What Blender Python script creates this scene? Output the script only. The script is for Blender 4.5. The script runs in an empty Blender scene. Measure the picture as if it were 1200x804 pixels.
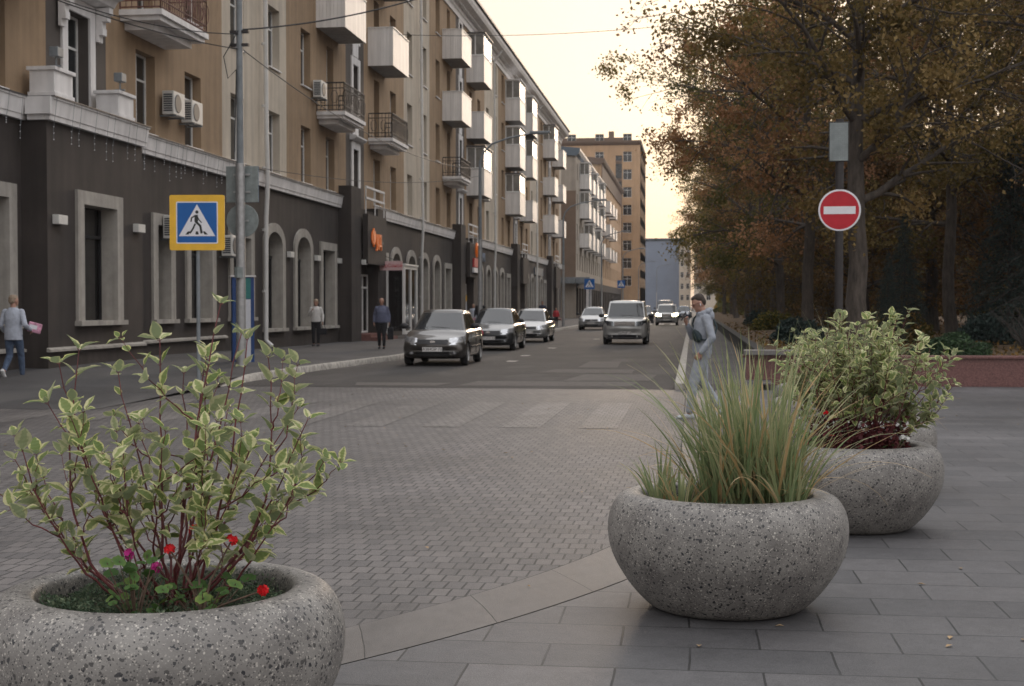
import bpy, bmesh, math, random
import numpy as np
from mathutils import Vector, Matrix, noise as mnoise
R_ = math.radians
PI = math.pi
C = bpy.context
scene = C.scene
col = scene.collection

# ------------------------------------------------------------ camera, sky, sun, exposure
cam_data = bpy.data.cameras.new('camera')
cam = bpy.data.objects.new('camera', cam_data)
col.objects.link(cam)
cam.location = (0, 0, 1.58)
cam.rotation_euler = (R_(90) - math.atan(44 / 1667), 0, R_(7.25))
cam_data.sensor_width = 36
cam_data.lens = 36 * 1667 / 1200
cam_data.clip_start = 0.1
cam_data.clip_end = 3000
cam_data.dof.use_dof = True
cam_data.dof.focus_distance = 6.6
cam_data.dof.aperture_fstop = 8.5
scene.camera = cam

SUN_EL, SUN_AZ = 9.0, 4.0            # sun stands low at the far end of the street, azimuth measured from +Y towards +X
world = bpy.data.worlds.new('World')
scene.world = world
world.use_nodes = True
wt = world.node_tree
for n in list(wt.nodes):
    wt.nodes.remove(n)
sky = wt.nodes.new('ShaderNodeTexSky')
sky.sky_type = 'NISHITA'
sky.sun_disc = False
sky.sun_elevation = R_(SUN_EL)
sky.sun_rotation = R_(SUN_AZ)
sky.air_density = 1.0
sky.dust_density = 4.0
sky.ozone_density = 1.0
# thin even overcast veil blended over the clear sky
veil = wt.nodes.new('ShaderNodeMix'); veil.data_type = 'RGBA'
veil.inputs['Factor'].default_value = 0.90
tc = wt.nodes.new('ShaderNodeTexCoord')
sep = wt.nodes.new('ShaderNodeSeparateXYZ')
wt.links.new(tc.outputs['Generated'], sep.inputs[0])
vr = wt.nodes.new('ShaderNodeValToRGB')
vr.color_ramp.elements[0].position = 0.0
vr.color_ramp.elements[0].color = (5.9, 4.8, 4.1, 1)
vr.color_ramp.elements[1].position = 0.7
vr.color_ramp.elements[1].color = (12.5, 12.4, 12.6, 1)
e = vr.color_ramp.elements.new(0.10); e.color = (5.6, 5.2, 4.95, 1)
e = vr.color_ramp.elements.new(0.24); e.color = (5.7, 5.5, 5.45, 1)
wt.links.new(sep.outputs['Z'], vr.inputs['Fac'])
wt.links.new(sky.outputs['Color'], veil.inputs[6])
wt.links.new(vr.outputs['Color'], veil.inputs[7])
bg = wt.nodes.new('ShaderNodeBackground')
bg.inputs['Strength'].default_value = 0.15
wo = wt.nodes.new('ShaderNodeOutputWorld')
wt.links.new(veil.outputs[2], bg.inputs['Color'])
wt.links.new(bg.outputs[0], wo.inputs['Surface'])

sun_data = bpy.data.lights.new('sun', 'SUN')
sun_data.energy = 1.1
sun_data.angle = R_(14)
sun_data.color = (1.0, 0.78, 0.58)
sun = bpy.data.objects.new('sun', sun_data)
col.objects.link(sun)
sd = Vector((math.sin(R_(SUN_AZ)) * math.cos(R_(SUN_EL)), math.cos(R_(SUN_AZ)) * math.cos(R_(SUN_EL)), math.sin(R_(SUN_EL))))
sun.rotation_euler = sd.to_track_quat('Z', 'Y').to_euler()
sun.location = (0, 60, 40)

scene.view_settings.view_transform = 'Standard'
scene.view_settings.look = 'None'
scene.view_settings.gamma = 1
scene.view_settings.use_curve_mapping = False
scene.view_settings.exposure = -0.14
scene.render.engine = 'CYCLES'
scene.cycles.use_denoising = True
scene.cycles.max_bounces = 6
scene.cycles.diffuse_bounces = 3
scene.cycles.transparent_max_bounces = 6

# ------------------------------------------------------------ naming helpers
def tag(o, label=None, cat=None, group=None, kind=None):
    if label: o['label'] = label
    if cat: o['category'] = cat
    if group: o['group'] = group
    if kind: o['kind'] = kind
    return o

def empty(name, loc=(0, 0, 0), rz=0.0, label=None, cat=None, group=None):
    o = bpy.data.objects.new(name, None)
    col.objects.link(o)
    o.location = loc
    o.rotation_euler = (0, 0, rz)
    o.empty_display_size = 0.3
    return tag(o, label, cat, group)

def copy_tree(o, parent=None):
    c = o.copy()
    col.objects.link(c)
    c.parent = parent
    for ch in list(o.children):
        copy_tree(ch, c)
    return c

# ------------------------------------------------------------ materials
MATS = {}
def mat(name, color, rough=0.7, var=0.12, vscale=3.0, bump=0.0, bscale=40.0, metallic=0.0, coat=0.0, spec=0.5,
        emit=None, emit_s=0.0, coord='Object', color2=None, streak=0.0, trans=0.0, stretch=(1, 1, 1)):
    m = bpy.data.materials.new(name)
    m.use_nodes = True
    t = m.node_tree
    b = t.nodes['Principled BSDF']
    b.inputs['Roughness'].default_value = rough
    b.inputs['Metallic'].default_value = metallic
    b.inputs['Coat Weight'].default_value = coat
    b.inputs['Coat Roughness'].default_value = 0.05
    b.inputs['Specular IOR Level'].default_value = spec
    c = t.nodes.new('ShaderNodeTexCoord')
    mp = t.nodes.new('ShaderNodeMapping')
    mp.inputs['Scale'].default_value = stretch
    t.links.new(c.outputs[coord], mp.inputs['Vector'])
    n = t.nodes.new('ShaderNodeTexNoise')
    n.inputs['Scale'].default_value = vscale
    n.inputs['Detail'].default_value = 6
    n.inputs['Roughness'].default_value = 0.65
    t.links.new(mp.outputs[0], n.inputs['Vector'])
    r = t.nodes.new('ShaderNodeValToRGB')
    c0 = [max(0, x * (1 - var * 1.6)) for x in color]
    c1 = [min(1, x * (1 + var * 1.6)) for x in (color2 or color)]
    r.color_ramp.elements[0].position = 0.3
    r.color_ramp.elements[1].position = 0.7
    r.color_ramp.elements[0].color = (*c0, 1)
    r.color_ramp.elements[1].color = (*c1, 1)
    t.links.new(n.outputs['Fac'], r.inputs['Fac'])
    out = r.outputs['Color']
    if streak > 0:
        mp2 = t.nodes.new('ShaderNodeMapping')
        mp2.inputs['Scale'].default_value = (2.2, 2.2, 0.16)
        t.links.new(c.outputs[coord], mp2.inputs['Vector'])
        n2 = t.nodes.new('ShaderNodeTexNoise')
        n2.inputs['Scale'].default_value = 1.6
        n2.inputs['Detail'].default_value = 5
        t.links.new(mp2.outputs[0], n2.inputs['Vector'])
        r2 = t.nodes.new('ShaderNodeMapRange')
        r2.inputs[1].default_value = 0.35; r2.inputs[2].default_value = 0.65
        r2.inputs[3].default_value = 1 - streak; r2.inputs[4].default_value = 1 + streak * 0.4
        t.links.new(n2.outputs['Fac'], r2.inputs[0])
        mx = t.nodes.new('ShaderNodeVectorMath'); mx.operation = 'SCALE'
        t.links.new(out, mx.inputs[0]); t.links.new(r2.outputs[0], mx.inputs['Scale'])
        out = mx.outputs[0]
    t.links.new(out, b.inputs['Base Color'])
    if bump > 0:
        nb = t.nodes.new('ShaderNodeTexNoise')
        nb.inputs['Scale'].default_value = bscale
        nb.inputs['Detail'].default_value = 4
        t.links.new(mp.outputs[0], nb.inputs['Vector'])
        bp = t.nodes.new('ShaderNodeBump')
        bp.inputs['Strength'].default_value = bump
        bp.inputs['Distance'].default_value = 0.02
        t.links.new(nb.outputs['Fac'], bp.inputs['Height'])
        t.links.new(bp.outputs[0], b.inputs['Normal'])
    if emit:
        b.inputs['Emission Color'].default_value = (*emit, 1)
        b.inputs['Emission Strength'].default_value = emit_s
    MATS[name] = m
    return m

# facade and stone
M = MATS
mat('render_brown', (0.31, 0.215, 0.132), 0.9, 0.07, 1.5, 0.25, 120, streak=0.16)
mat('render_light', (0.52, 0.455, 0.37), 0.9, 0.05, 1.5, 0.2, 120, streak=0.16)
mat('render_dark', (0.047, 0.038, 0.034), 0.85, 0.14, 0.9, 0.3, 90, streak=0.22)
mat('strip_dark', (0.085, 0.072, 0.064), 0.85, 0.07, 1.2, 0.2, 90)
mat('trim_white', (0.74, 0.72, 0.71), 0.75, 0.05, 2.0, 0.1, 60, streak=0.14)
mat('surround_stone', (0.36, 0.335, 0.30), 0.85, 0.09, 4.0, 0.15, 80, streak=0.22)
mat('panel_white', (0.78, 0.75, 0.72), 0.45, 0.04, 1.0, streak=0.16)
mat('pvc_white', (0.74, 0.73, 0.71), 0.4, 0.04, 2.0)
mat('roof_metal', (0.09, 0.085, 0.085), 0.5, 0.15, 1.0, metallic=0.3)
mat('iron_dark', (0.028, 0.024, 0.024), 0.55, 0.2, 6.0)
mat('iron_red', (0.12, 0.045, 0.035), 0.6, 0.35, 12.0)
mat('grey_paint', (0.20, 0.22, 0.235), 0.5, 0.12, 5.0, streak=0.1)
mat('galvanised', (0.42, 0.42, 0.42), 0.45, 0.12, 8.0, metallic=0.6)
mat('pipe_white', (0.62, 0.61, 0.59), 0.5, 0.05, 3.0, streak=0.1)
mat('granite_red', (0.16, 0.075, 0.068), 0.45, 0.30, 30.0, 0.1, 60)
mat('granite_cap', (0.17, 0.16, 0.155), 0.5, 0.15, 20.0)
mat('granite_black', (0.022, 0.022, 0.022), 0.8, 0.2, 20.0)
mat('concrete_kerb', (0.38, 0.355, 0.32), 0.85, 0.30, 7.0, 0.5, 30)
mat('concrete', (0.30, 0.29, 0.28), 0.9, 0.15, 3.0, 0.3, 30)
mat('tile_red', (0.16, 0.07, 0.06), 0.6, 0.15, 6.0)
mat('b_grey', (0.38, 0.33, 0.275), 0.9, 0.08, 0.6, streak=0.1)
mat('b_brown', (0.20, 0.14, 0.10), 0.9, 0.08, 0.6)
mat('b_tan', (0.50, 0.33, 0.20), 0.9, 0.06, 0.5, streak=0.08)
mat('b_tan_dark', (0.16, 0.11, 0.08), 0.8, 0.08, 0.5)
mat('b_blue', (0.20, 0.235, 0.30), 0.8, 0.05, 0.3)
mat('b_cream', (0.55, 0.47, 0.38), 0.9, 0.05, 0.3)
mat('roof_blue', (0.10, 0.13, 0.16), 0.5, 0.08, 0.6)
mat('ac_white', (0.60, 0.59, 0.56), 0.5, 0.06, 6.0)
mat('ac_dark', (0.06, 0.065, 0.07), 0.5, 0.1, 10.0)
mat('chrome', (0.7, 0.7, 0.7), 0.15, 0.03, 5.0, metallic=1.0)
mat('plastic_black', (0.018, 0.018, 0.02), 0.5, 0.2, 8.0)
mat('rubber', (0.018, 0.018, 0.018), 0.85, 0.2, 20.0, 0.2, 60)
mat('sign_yellow', (0.80, 0.46, 0.035), 0.45, 0.06, 4.0)
mat('sign_blue', (0.0, 0.10, 0.36), 0.4, 0.06, 4.0)
mat('sign_white', (0.74, 0.73, 0.76), 0.4, 0.04, 6.0)
mat('sign_red', (0.46, 0.008, 0.022), 0.4, 0.08, 6.0)
mat('sign_black', (0.02, 0.022, 0.02), 0.5, 0.1, 6.0)
mat('sign_back', (0.24, 0.27, 0.265), 0.5, 0.15, 6.0, streak=0.15)
mat('orange_sign', (0.60, 0.13, 0.02), 0.4, 0.1, 3.0, emit=(1.0, 0.22, 0.03), emit_s=0.12)
mat('pink_board', (0.62, 0.42, 0.42), 0.5, 0.05, 3.0)
mat('red_letters', (0.45, 0.03, 0.04), 0.5, 0.05, 3.0)
mat('kiosk_blue', (0.01, 0.045, 0.16), 0.4, 0.1, 3.0)
mat('kiosk_teal', (0.02, 0.16, 0.15), 0.4, 0.1, 3.0)
mat('paper', (0.55, 0.56, 0.6), 0.6, 0.08, 30.0, stretch=(1, 1, 3))
mat('soil', (0.035, 0.025, 0.018), 0.95, 0.4, 25.0, 0.8, 60)
mat('bark', (0.075, 0.062, 0.052), 0.95, 0.35, 9.0, 0.9, 30, stretch=(1, 1, 0.25))
mat('bark_far', (0.055, 0.047, 0.042), 0.95, 0.35, 6.0, 0.5, 20, stretch=(1, 1, 0.25))
mat('park_ground', (0.045, 0.042, 0.02), 0.95, 0.5, 2.5, 0.8, 30, color2=(0.10, 0.06, 0.03))
mat('terrain', (0.10, 0.095, 0.09), 0.95, 0.15, 0.5)

def glass_mat(name, color, rough=0.06):
    m = mat(name, color, rough, 0.3, 0.8, spec=0.9)
    t = m.node_tree
    b = t.nodes['Principled BSDF']
    n = t.nodes.new('ShaderNodeTexNoise'); n.inputs['Scale'].default_value = 1.7
    c = t.nodes.new('ShaderNodeTexCoord'); t.links.new(c.outputs['Object'], n.inputs['Vector'])
    bp = t.nodes.new('ShaderNodeBump'); bp.inputs['Strength'].default_value = 0.25; bp.inputs['Distance'].default_value = 0.02
    t.links.new(n.outputs['Fac'], bp.inputs['Height']); t.links.new(bp.outputs[0], b.inputs['Normal'])
    return m
glass_mat('glass', (0.025, 0.028, 0.03))
glass_mat('glass_curtain', (0.22, 0.21, 0.19), 0.12)
glass_mat('glass_shop', (0.016, 0.015, 0.015), 0.08)
glass_mat('car_glass', (0.012, 0.016, 0.02), 0.03)

# ------------------------------------------------------------ mesh builder
class MB:
    def __init__(s):
        s.v = []; s.f = []; s.m = []; s.uv = []
    def face(s, pts, mi=0, uv=None):
        k = len(s.v)
        s.v.extend([tuple(p) for p in pts])
        s.f.append(tuple(range(k, k + len(pts)))); s.m.append(mi); s.uv.append(uv)
    def box(s, x0, x1, y0, y1, z0, z1, mi=0, T=None):
        k = len(s.v)
        P = [(x0, y0, z0), (x1, y0, z0), (x1, y1, z0), (x0, y1, z0), (x0, y0, z1), (x1, y0, z1), (x1, y1, z1), (x0, y1, z1)]
        if T: P = [T(*p) for p in P]
        s.v.extend(P)
        for q in ((0, 3, 2, 1), (4, 5, 6, 7), (0, 1, 5, 4), (1, 2, 6, 5), (2, 3, 7, 6), (3, 0, 4, 7)):
            s.f.append(tuple(k + i for i in q)); s.m.append(mi); s.uv.append(None)
    def grid(s, rows, mi=0, close_u=False, close_v=False, caps=False):
        k = len(s.v); nr = len(rows); nc = len(rows[0])
        for r in rows: s.v.extend([tuple(p) for p in r])
        for i in range(nr if close_v else nr - 1):
            for j in range(nc if close_u else nc - 1):
                a = k + i * nc + j; b = k + i * nc + (j + 1) % nc
                c = k + ((i + 1) % nr) * nc + (j + 1) % nc; d = k + ((i + 1) % nr) * nc + j
                s.f.append((a, b, c, d)); s.m.append(mi); s.uv.append(None)
        if caps:
            s.f.append(tuple(k + j for j in reversed(range(nc)))); s.m.append(mi); s.uv.append(None)
            s.f.append(tuple(k + (nr - 1) * nc + j for j in range(nc))); s.m.append(mi); s.uv.append(None)
    def tube(s, pts, rad, n=8, mi=0, caps=True):
        pts = [Vector(p) for p in pts]
        if not hasattr(rad, '__len__'): rad = [rad] * len(pts)
        d0 = (pts[1] - pts[0]).normalized()
        up = Vector((0, 0, 1)) if abs(d0.z) < 0.9 else Vector((1, 0, 0))
        x = d0.cross(up).normalized(); rows = []
        for i, p in enumerate(pts):
            if i == 0: d = d0
            elif i == len(pts) - 1: d = (pts[i] - pts[i - 1]).normalized()
            else: d = (pts[i + 1] - pts[i - 1]).normalized()
            x = (x - d * x.dot(d)).normalized(); y = d.cross(x)
            rows.append([p + (x * math.cos(a) + y * math.sin(a)) * rad[i] for a in [2 * PI * j / n for j in range(n)]])
        s.grid(rows, mi, close_u=True, caps=caps)
    def lathe(s, prof, n=32, mi=0, c=(0, 0, 0), axis='z'):
        rows = []
        for r, z in prof:
            row = []
            for j in range(n):
                a = 2 * PI * j / n
                if axis == 'z': row.append((c[0] + r * math.cos(a), c[1] + r * math.sin(a), c[2] + z))
                else: row.append((c[0] + r * math.cos(a), c[1] + z, c[2] - r * math.sin(a)))
            rows.append(row)
        s.grid(rows, mi, close_u=True)
    def ellipsoid(s, c, r, n=14, mi=0, Mx=None):
        rows = []
        for i in range(1, n):
            t = PI * i / n - PI / 2
            rows.append([(r[0] * math.cos(t) * math.cos(2 * PI * j / (2 * n)), r[1] * math.cos(t) * math.sin(2 * PI * j / (2 * n)), r[2] * math.sin(t)) for j in range(2 * n)])
        if Mx: rows = [[tuple(Mx @ Vector(p)) for p in row] for row in rows]
        rows = [[(p[0] + c[0], p[1] + c[1], p[2] + c[2]) for p in row] for row in rows]
        s.grid(rows, mi, close_u=True, caps=True)
    def build(s, name, mats, parent=None, smooth=False, sharp=35, loc=None, rz=None, bevel=0, subsurf=0):
        me = bpy.data.meshes.new(name)
        me.from_pydata(s.v, [], s.f)
        if not isinstance(mats, (list, tuple)): mats = [mats]
        for m in mats: me.materials.append(M[m] if isinstance(m, str) else m)
        if len(mats) > 1: me.polygons.foreach_set('material_index', s.m)
        if any(u is not None for u in s.uv):
            L = me.uv_layers.new(name='UVMap'); arr = []
            for f, u in zip(s.f, s.uv): arr.extend([c for q in (u if u else [(0, 0)] * len(f)) for c in q])
            L.data.foreach_set('uv', arr)
        me.update()
        if smooth:
            me.polygons.foreach_set('use_smooth', [True] * len(me.polygons))
            if sharp < 180: me.set_sharp_from_angle(angle=R_(sharp))
        o = bpy.data.objects.new(name, me)
        col.objects.link(o)
        if parent: o.parent = parent
        if loc is not None: o.location = loc
        if rz is not None: o.rotation_euler = (0, 0, rz)
        if bevel:
            w = o.modifiers.new('b', 'BEVEL'); w.width = bevel; w.segments = 3; w.limit_method = 'ANGLE'
        if subsurf:
            w = o.modifiers.new('s', 'SUBSURF'); w.levels = subsurf; w.render_levels = subsurf
        return o

def bake(o):
    """replace an object's modifiers by their result"""
    dg = C.evaluated_depsgraph_get()
    dg.update()
    me = bpy.data.meshes.new_from_object(o.evaluated_get(dg), depsgraph=dg)
    o.modifiers.clear()
    o.data = me
    return o

def text_mesh(name, body, size, mt, loc, rot, parent=None, extrude=0.01, align='CENTER', scale_x=1.0):
    cu = bpy.data.curves.new(name, 'FONT')
    cu.body = body; cu.size = size; cu.extrude = extrude; cu.align_x = align; cu.align_y = 'CENTER'
    t = bpy.data.objects.new(name, cu); col.objects.link(t)
    dg = C.evaluated_depsgraph_get(); dg.update()
    me = bpy.data.meshes.new_from_object(t.evaluated_get(dg), depsgraph=dg)
    bpy.data.objects.remove(t); bpy.data.curves.remove(cu)
    me.materials.clear(); me.materials.append(M[mt])
    o = bpy.data.objects.new(name, me); col.objects.link(o)
    o.location = loc; o.rotation_euler = rot; o.scale = (scale_x, 1, 1)
    if parent: o.parent = parent
    return o
# ------------------------------------------------------------ ground materials
def paving_mat(name, bw, rh, c1, c2, mortar, msize, rough, coord='Object', bump=0.6, offset=0.5, big=0.25, sheen=0.0):
    m = bpy.data.materials.new(name); m.use_nodes = True
    t = m.node_tree; b = t.nodes['Principled BSDF']
    c = t.nodes.new('ShaderNodeTexCoord')
    wob = t.nodes.new('ShaderNodeTexNoise'); wob.inputs['Scale'].default_value = 1.3; wob.inputs['Detail'].default_value = 3
    t.links.new(c.outputs[coord], wob.inputs['Vector'])
    wm = t.nodes.new('ShaderNodeVectorMath'); wm.operation = 'MULTIPLY_ADD'
    wm.inputs[1].default_value = (0.025, 0.025, 0); 
    t.links.new(wob.outputs['Color'], wm.inputs[0]); t.links.new(c.outputs[coord], wm.inputs[2])
    br = t.nodes.new('ShaderNodeTexBrick')
    br.inputs['Scale'].default_value = 1.0
    br.inputs['Brick Width'].default_value = bw
    br.inputs['Row Height'].default_value = rh
    br.inputs['Mortar Size'].default_value = msize
    br.inputs['Mortar Smooth'].default_value = 0.25
    br.inputs['Bias'].default_value = 0.0
    br.offset = offset
    br.inputs['Color1'].default_value = (*c1, 1); br.inputs['Color2'].default_value = (*c2, 1); br.inputs['Mortar'].default_value = (*mortar, 1)
    t.links.new(wm.outputs[0], br.inputs['Vector'])
    # joint strength varies: some joints open and black, some filled with sand
    n1 = t.nodes.new('ShaderNodeTexNoise'); n1.inputs['Scale'].default_value = 1.9; n1.inputs['Detail'].default_value = 5
    t.links.new(c.outputs[coord], n1.inputs['Vector'])
    big1 = t.nodes.new('ShaderNodeTexNoise'); big1.inputs['Scale'].default_value = 0.32; big1.inputs['Detail'].default_value = 7; big1.inputs['Roughness'].default_value = 0.62
    t.links.new(c.outputs[coord], big1.inputs['Vector'])
    mr = t.nodes.new('ShaderNodeMapRange'); mr.inputs[1].default_value = 0.3; mr.inputs[2].default_value = 0.72
    mr.inputs[3].default_value = 1 - big; mr.inputs[4].default_value = 1 + big
    t.links.new(big1.outputs['Fac'], mr.inputs[0])
    sc = t.nodes.new('ShaderNodeVectorMath'); sc.operation = 'SCALE'
    t.links.new(br.outputs['Color'], sc.inputs[0]); t.links.new(mr.outputs[0], sc.inputs['Scale'])
    # blotches the size of a stone
    g2 = t.nodes.new('ShaderNodeTexNoise'); g2.inputs['Scale'].default_value = 9; g2.inputs['Detail'].default_value = 8; g2.inputs['Roughness'].default_value = 0.7
    t.links.new(c.outputs[coord], g2.inputs['Vector'])
    m2 = t.nodes.new('ShaderNodeMapRange'); m2.inputs[1].default_value = 0.3; m2.inputs[2].default_value = 0.7; m2.inputs[3].default_value = 0.84; m2.inputs[4].default_value = 1.16
    t.links.new(g2.outputs['Fac'], m2.inputs[0]); scb = t.nodes.new('ShaderNodeVectorMath'); scb.operation = 'SCALE'
    t.links.new(sc.outputs[0], scb.inputs[0]); t.links.new(m2.outputs[0], scb.inputs['Scale']); sc = scb
    # old stains with edges of their own
    g3 = t.nodes.new('ShaderNodeTexNoise'); g3.inputs['Scale'].default_value = 1.15; g3.inputs['Detail'].default_value = 9; g3.inputs['Roughness'].default_value = 0.7; g3.inputs['Distortion'].default_value = 0.6
    t.links.new(c.outputs[coord], g3.inputs['Vector'])
    m3 = t.nodes.new('ShaderNodeMapRange'); m3.inputs[1].default_value = 0.56; m3.inputs[2].default_value = 0.66; m3.inputs[3].default_value = 1.0; m3.inputs[4].default_value = 0.78
    t.links.new(g3.outputs['Fac'], m3.inputs[0]); scc = t.nodes.new('ShaderNodeVectorMath'); scc.operation = 'SCALE'
    t.links.new(sc.outputs[0], scc.inputs[0]); t.links.new(m3.outputs[0], scc.inputs['Scale']); sc = scc
    # fine grain
    g = t.nodes.new('ShaderNodeTexNoise'); g.inputs['Scale'].default_value = 170; g.inputs['Detail'].default_value = 6
    t.links.new(c.outputs[coord], g.inputs['Vector'])
    mg = t.nodes.new('ShaderNodeMapRange'); mg.inputs[1].default_value = 0.3; mg.inputs[2].default_value = 0.7
    mg.inputs[3].default_value = 0.68; mg.inputs[4].default_value = 1.32
    t.links.new(g.outputs['Fac'], mg.inputs[0])
    sc2 = t.nodes.new('ShaderNodeVectorMath'); sc2.operation = 'SCALE'
    t.links.new(sc.outputs[0], sc2.inputs[0]); t.links.new(mg.outputs[0], sc2.inputs['Scale'])
    # dust filled joints
    fill = t.nodes.new('ShaderNodeMapRange'); fill.inputs[1].default_value = 0.5; fill.inputs[2].default_value = 0.68
    t.links.new(n1.outputs['Fac'], fill.inputs[0])
    mfac = t.nodes.new('ShaderNodeMath'); mfac.operation = 'MULTIPLY'
    t.links.new(br.outputs['Fac'], mfac.inputs[0]); t.links.new(fill.outputs[0], mfac.inputs[1])
    dm = t.nodes.new('ShaderNodeMath'); dm.operation = 'MULTIPLY'; dm.inputs[1].default_value = 0.75
    t.links.new(mfac.outputs[0], dm.inputs[0])
    mix = t.nodes.new('ShaderNodeMix'); mix.data_type = 'RGBA'
    t.links.new(dm.outputs[0], mix.inputs['Factor'])
    t.links.new(sc2.outputs[0], mix.inputs[6])
    mix.inputs[7].default_value = (*[x * 0.85 for x in c1], 1)
    t.links.new(mix.outputs[2], b.inputs['Base Color'])
    rr = t.nodes.new('ShaderNodeMapRange'); rr.inputs[3].default_value = rough - 0.1; rr.inputs[4].default_value = rough + 0.15
    t.links.new(big1.outputs['Fac'], rr.inputs[0]); t.links.new(rr.outputs[0], b.inputs['Roughness'])
    # bump: joints plus uneven stones
    inv = t.nodes.new('ShaderNodeMath'); inv.operation = 'MULTIPLY_ADD'; inv.inputs[1].default_value = -1.0; inv.inputs[2].default_value = 1.0
    t.links.new(br.outputs['Fac'], inv.inputs[0])
    ad = t.nodes.new('ShaderNodeMath'); ad.operation = 'MULTIPLY_ADD'; ad.inputs[1].default_value = 0.8
    t.links.new(g.outputs['Fac'], ad.inputs[0]); t.links.new(inv.outputs[0], ad.inputs[2])
    bp = t.nodes.new('ShaderNodeBump'); bp.inputs['Strength'].default_value = bump; bp.inputs['Distance'].default_value = 0.006
    t.links.new(ad.outputs[0], bp.inputs['Height']); t.links.new(bp.outputs[0], b.inputs['Normal'])
    MATS[name] = m
    return m

paving_mat('pavers', 0.105, 0.20, (0.078, 0.073, 0.073), (0.118, 0.108, 0.104), (0.014, 0.013, 0.013), 0.007, 0.55, big=0.42)
paving_mat('pavers_light', 0.105, 0.20, (0.150, 0.138, 0.132), (0.115, 0.106, 0.10), (0.022, 0.02, 0.02), 0.007, 0.55, big=0.5)
paving_mat('slabs', 0.64, 0.41, (0.068, 0.067, 0.070), (0.100, 0.096, 0.098), (0.016, 0.016, 0.016), 0.006, 0.52, big=0.32, bump=0.4)
paving_mat('band_stone', 0.9, 0.52, (0.082, 0.076, 0.073), (0.122, 0.110, 0.101), (0.015, 0.015, 0.015), 0.005, 0.5, coord='UV', big=0.35, bump=0.4)
mat('joint_dark', (0.02, 0.02, 0.02), 0.95, 0.2, 20)

def asphalt_mat(name, base, warm):
    m = mat(name, base, 0.75, 0.25, 0.45, 0.6, 160)
    t = m.node_tree; b = t.nodes['Principled BSDF']
    c = t.nodes.new('ShaderNodeTexCoord')
    mp = t.nodes.new('ShaderNodeMapping'); mp.inputs['Scale'].default_value = (0.9, 0.25, 1)
    t.links.new(c.outputs['Object'], mp.inputs[0])
    n = t.nodes.new('ShaderNodeTexNoise'); n.inputs['Scale'].default_value = 0.8; n.inputs['Detail'].default_value = 8
    t.links.new(mp.outputs[0], n.inputs['Vector'])
    r = t.nodes.new('ShaderNodeMapRange'); r.inputs[1].default_value = 0.55; r.inputs[2].default_value = 0.66
    t.links.new(n.outputs['Fac'], r.inputs[0])
    mx = t.nodes.new('ShaderNodeMix'); mx.data_type = 'RGBA'
    src = b.inputs['Base Color'].links[0].from_socket
    t.links.new(r.outputs[0], mx.inputs['Factor']); t.links.new(src, mx.inputs[6]); mx.inputs[7].default_value = (*warm, 1)
    t.links.new(mx.outputs[2], b.inputs['Base Color'])
    return m
asphalt_mat('asphalt', (0.034, 0.030, 0.029), (0.060, 0.054, 0.051))
asphalt_mat('asphalt_walk', (0.058, 0.056, 0.058), (0.088, 0.084, 0.082))
mat('road_paint', (0.42, 0.40, 0.37), 0.7, 0.35, 9.0)
mat('patch_asphalt', (0.085, 0.076, 0.07), 0.8, 0.2, 6.0, 0.4, 120)

def sheet(name, pts, z, mt, label=None):
    b = MB(); b.face([(p[0], p[1], z) for p in pts])
    o = b.build(name, mt); o['kind'] = 'structure'
    return o

sheet('ground', [(-1500, -1500), (1500, -1500), (1500, 1500), (-1500, 1500)], -0.06, 'terrain')
sheet('paver_plaza', [(-60, -25), (0.2, -25), (0.2, 26.8), (-60, 26.8)], 0.0, 'pavers')
# granite slabs right and in front, cut by the curved band (circle centre (-10.1, 12.1))
CX, CY = -10.1, 12.1
def arc(r, a0, a1, n=60):
    return [(CX + r * math.cos(R_(a0 + (a1 - a0) * i / n)), CY + r * math.sin(R_(a0 + (a1 - a0) * i / n))) for i in range(n + 1)]
sheet('slab_plaza', arc(10.506, -90, 0) + [(0.406, 28.4), (45, 28.4), (45, -25), (-40, -25), (-40, 1.594)], 0.008, 'slabs')
b = MB()
A1, A2 = arc(9.97, -90, 0), arc(10.53, -90, 0)
for i in range(60): b.face([(*A1[i], 0.004), (*A2[i], 0.004), (*A2[i + 1], 0.004), (*A1[i + 1], 0.004)])
b.face([(-0.13, 12.1, 0.004), (0.43, 12.1, 0.004), (0.43, 26.8, 0.004), (-0.13, 26.8, 0.004)])
b.build('band_joint', 'joint_dark')['kind'] = 'structure'
b = MB(); s = 0
A1, A2 = arc(9.985, -90, 0), arc(10.494, -90, 0)
L = 10.2 * PI / 2 / 60
def skew(u, v): return (u + 0.45 * v, v * 0.5)
for i in range(60):
    b.face([(*A1[i], 0.008), (*A2[i], 0.008), (*A2[i + 1], 0.008), (*A1[i + 1], 0.008)], 0, [skew(i * L, 0), skew(i * L, 1), skew((i + 1) * L, 1), skew((i + 1) * L, 0)])
b.face([(-0.115, 12.1, 0.008), (0.394, 12.1, 0.008), (0.394, 26.8, 0.008), (-0.115, 26.8, 0.008)], 0, [skew(16.0, 0), skew(16.0, 1), skew(30.7, 1), skew(30.7, 0)])
b.build('band_stones', 'band_stone')['kind'] = 'structure'
# pale crosswalk bars laid in the pavers
b = MB()
for k in range(11):
    x0 = -1.45 - 1.03 * k + (0.02 if k % 2 else 0)
    b.face([(x0, 18.2, 0.004), (x0 + 0.5, 18.2, 0.004), (x0 + 0.5, 23.0, 0.004), (x0, 23.0, 0.004)])
b.build('crosswalk_bars', 'pavers_light')['kind'] = 'structure'
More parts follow.
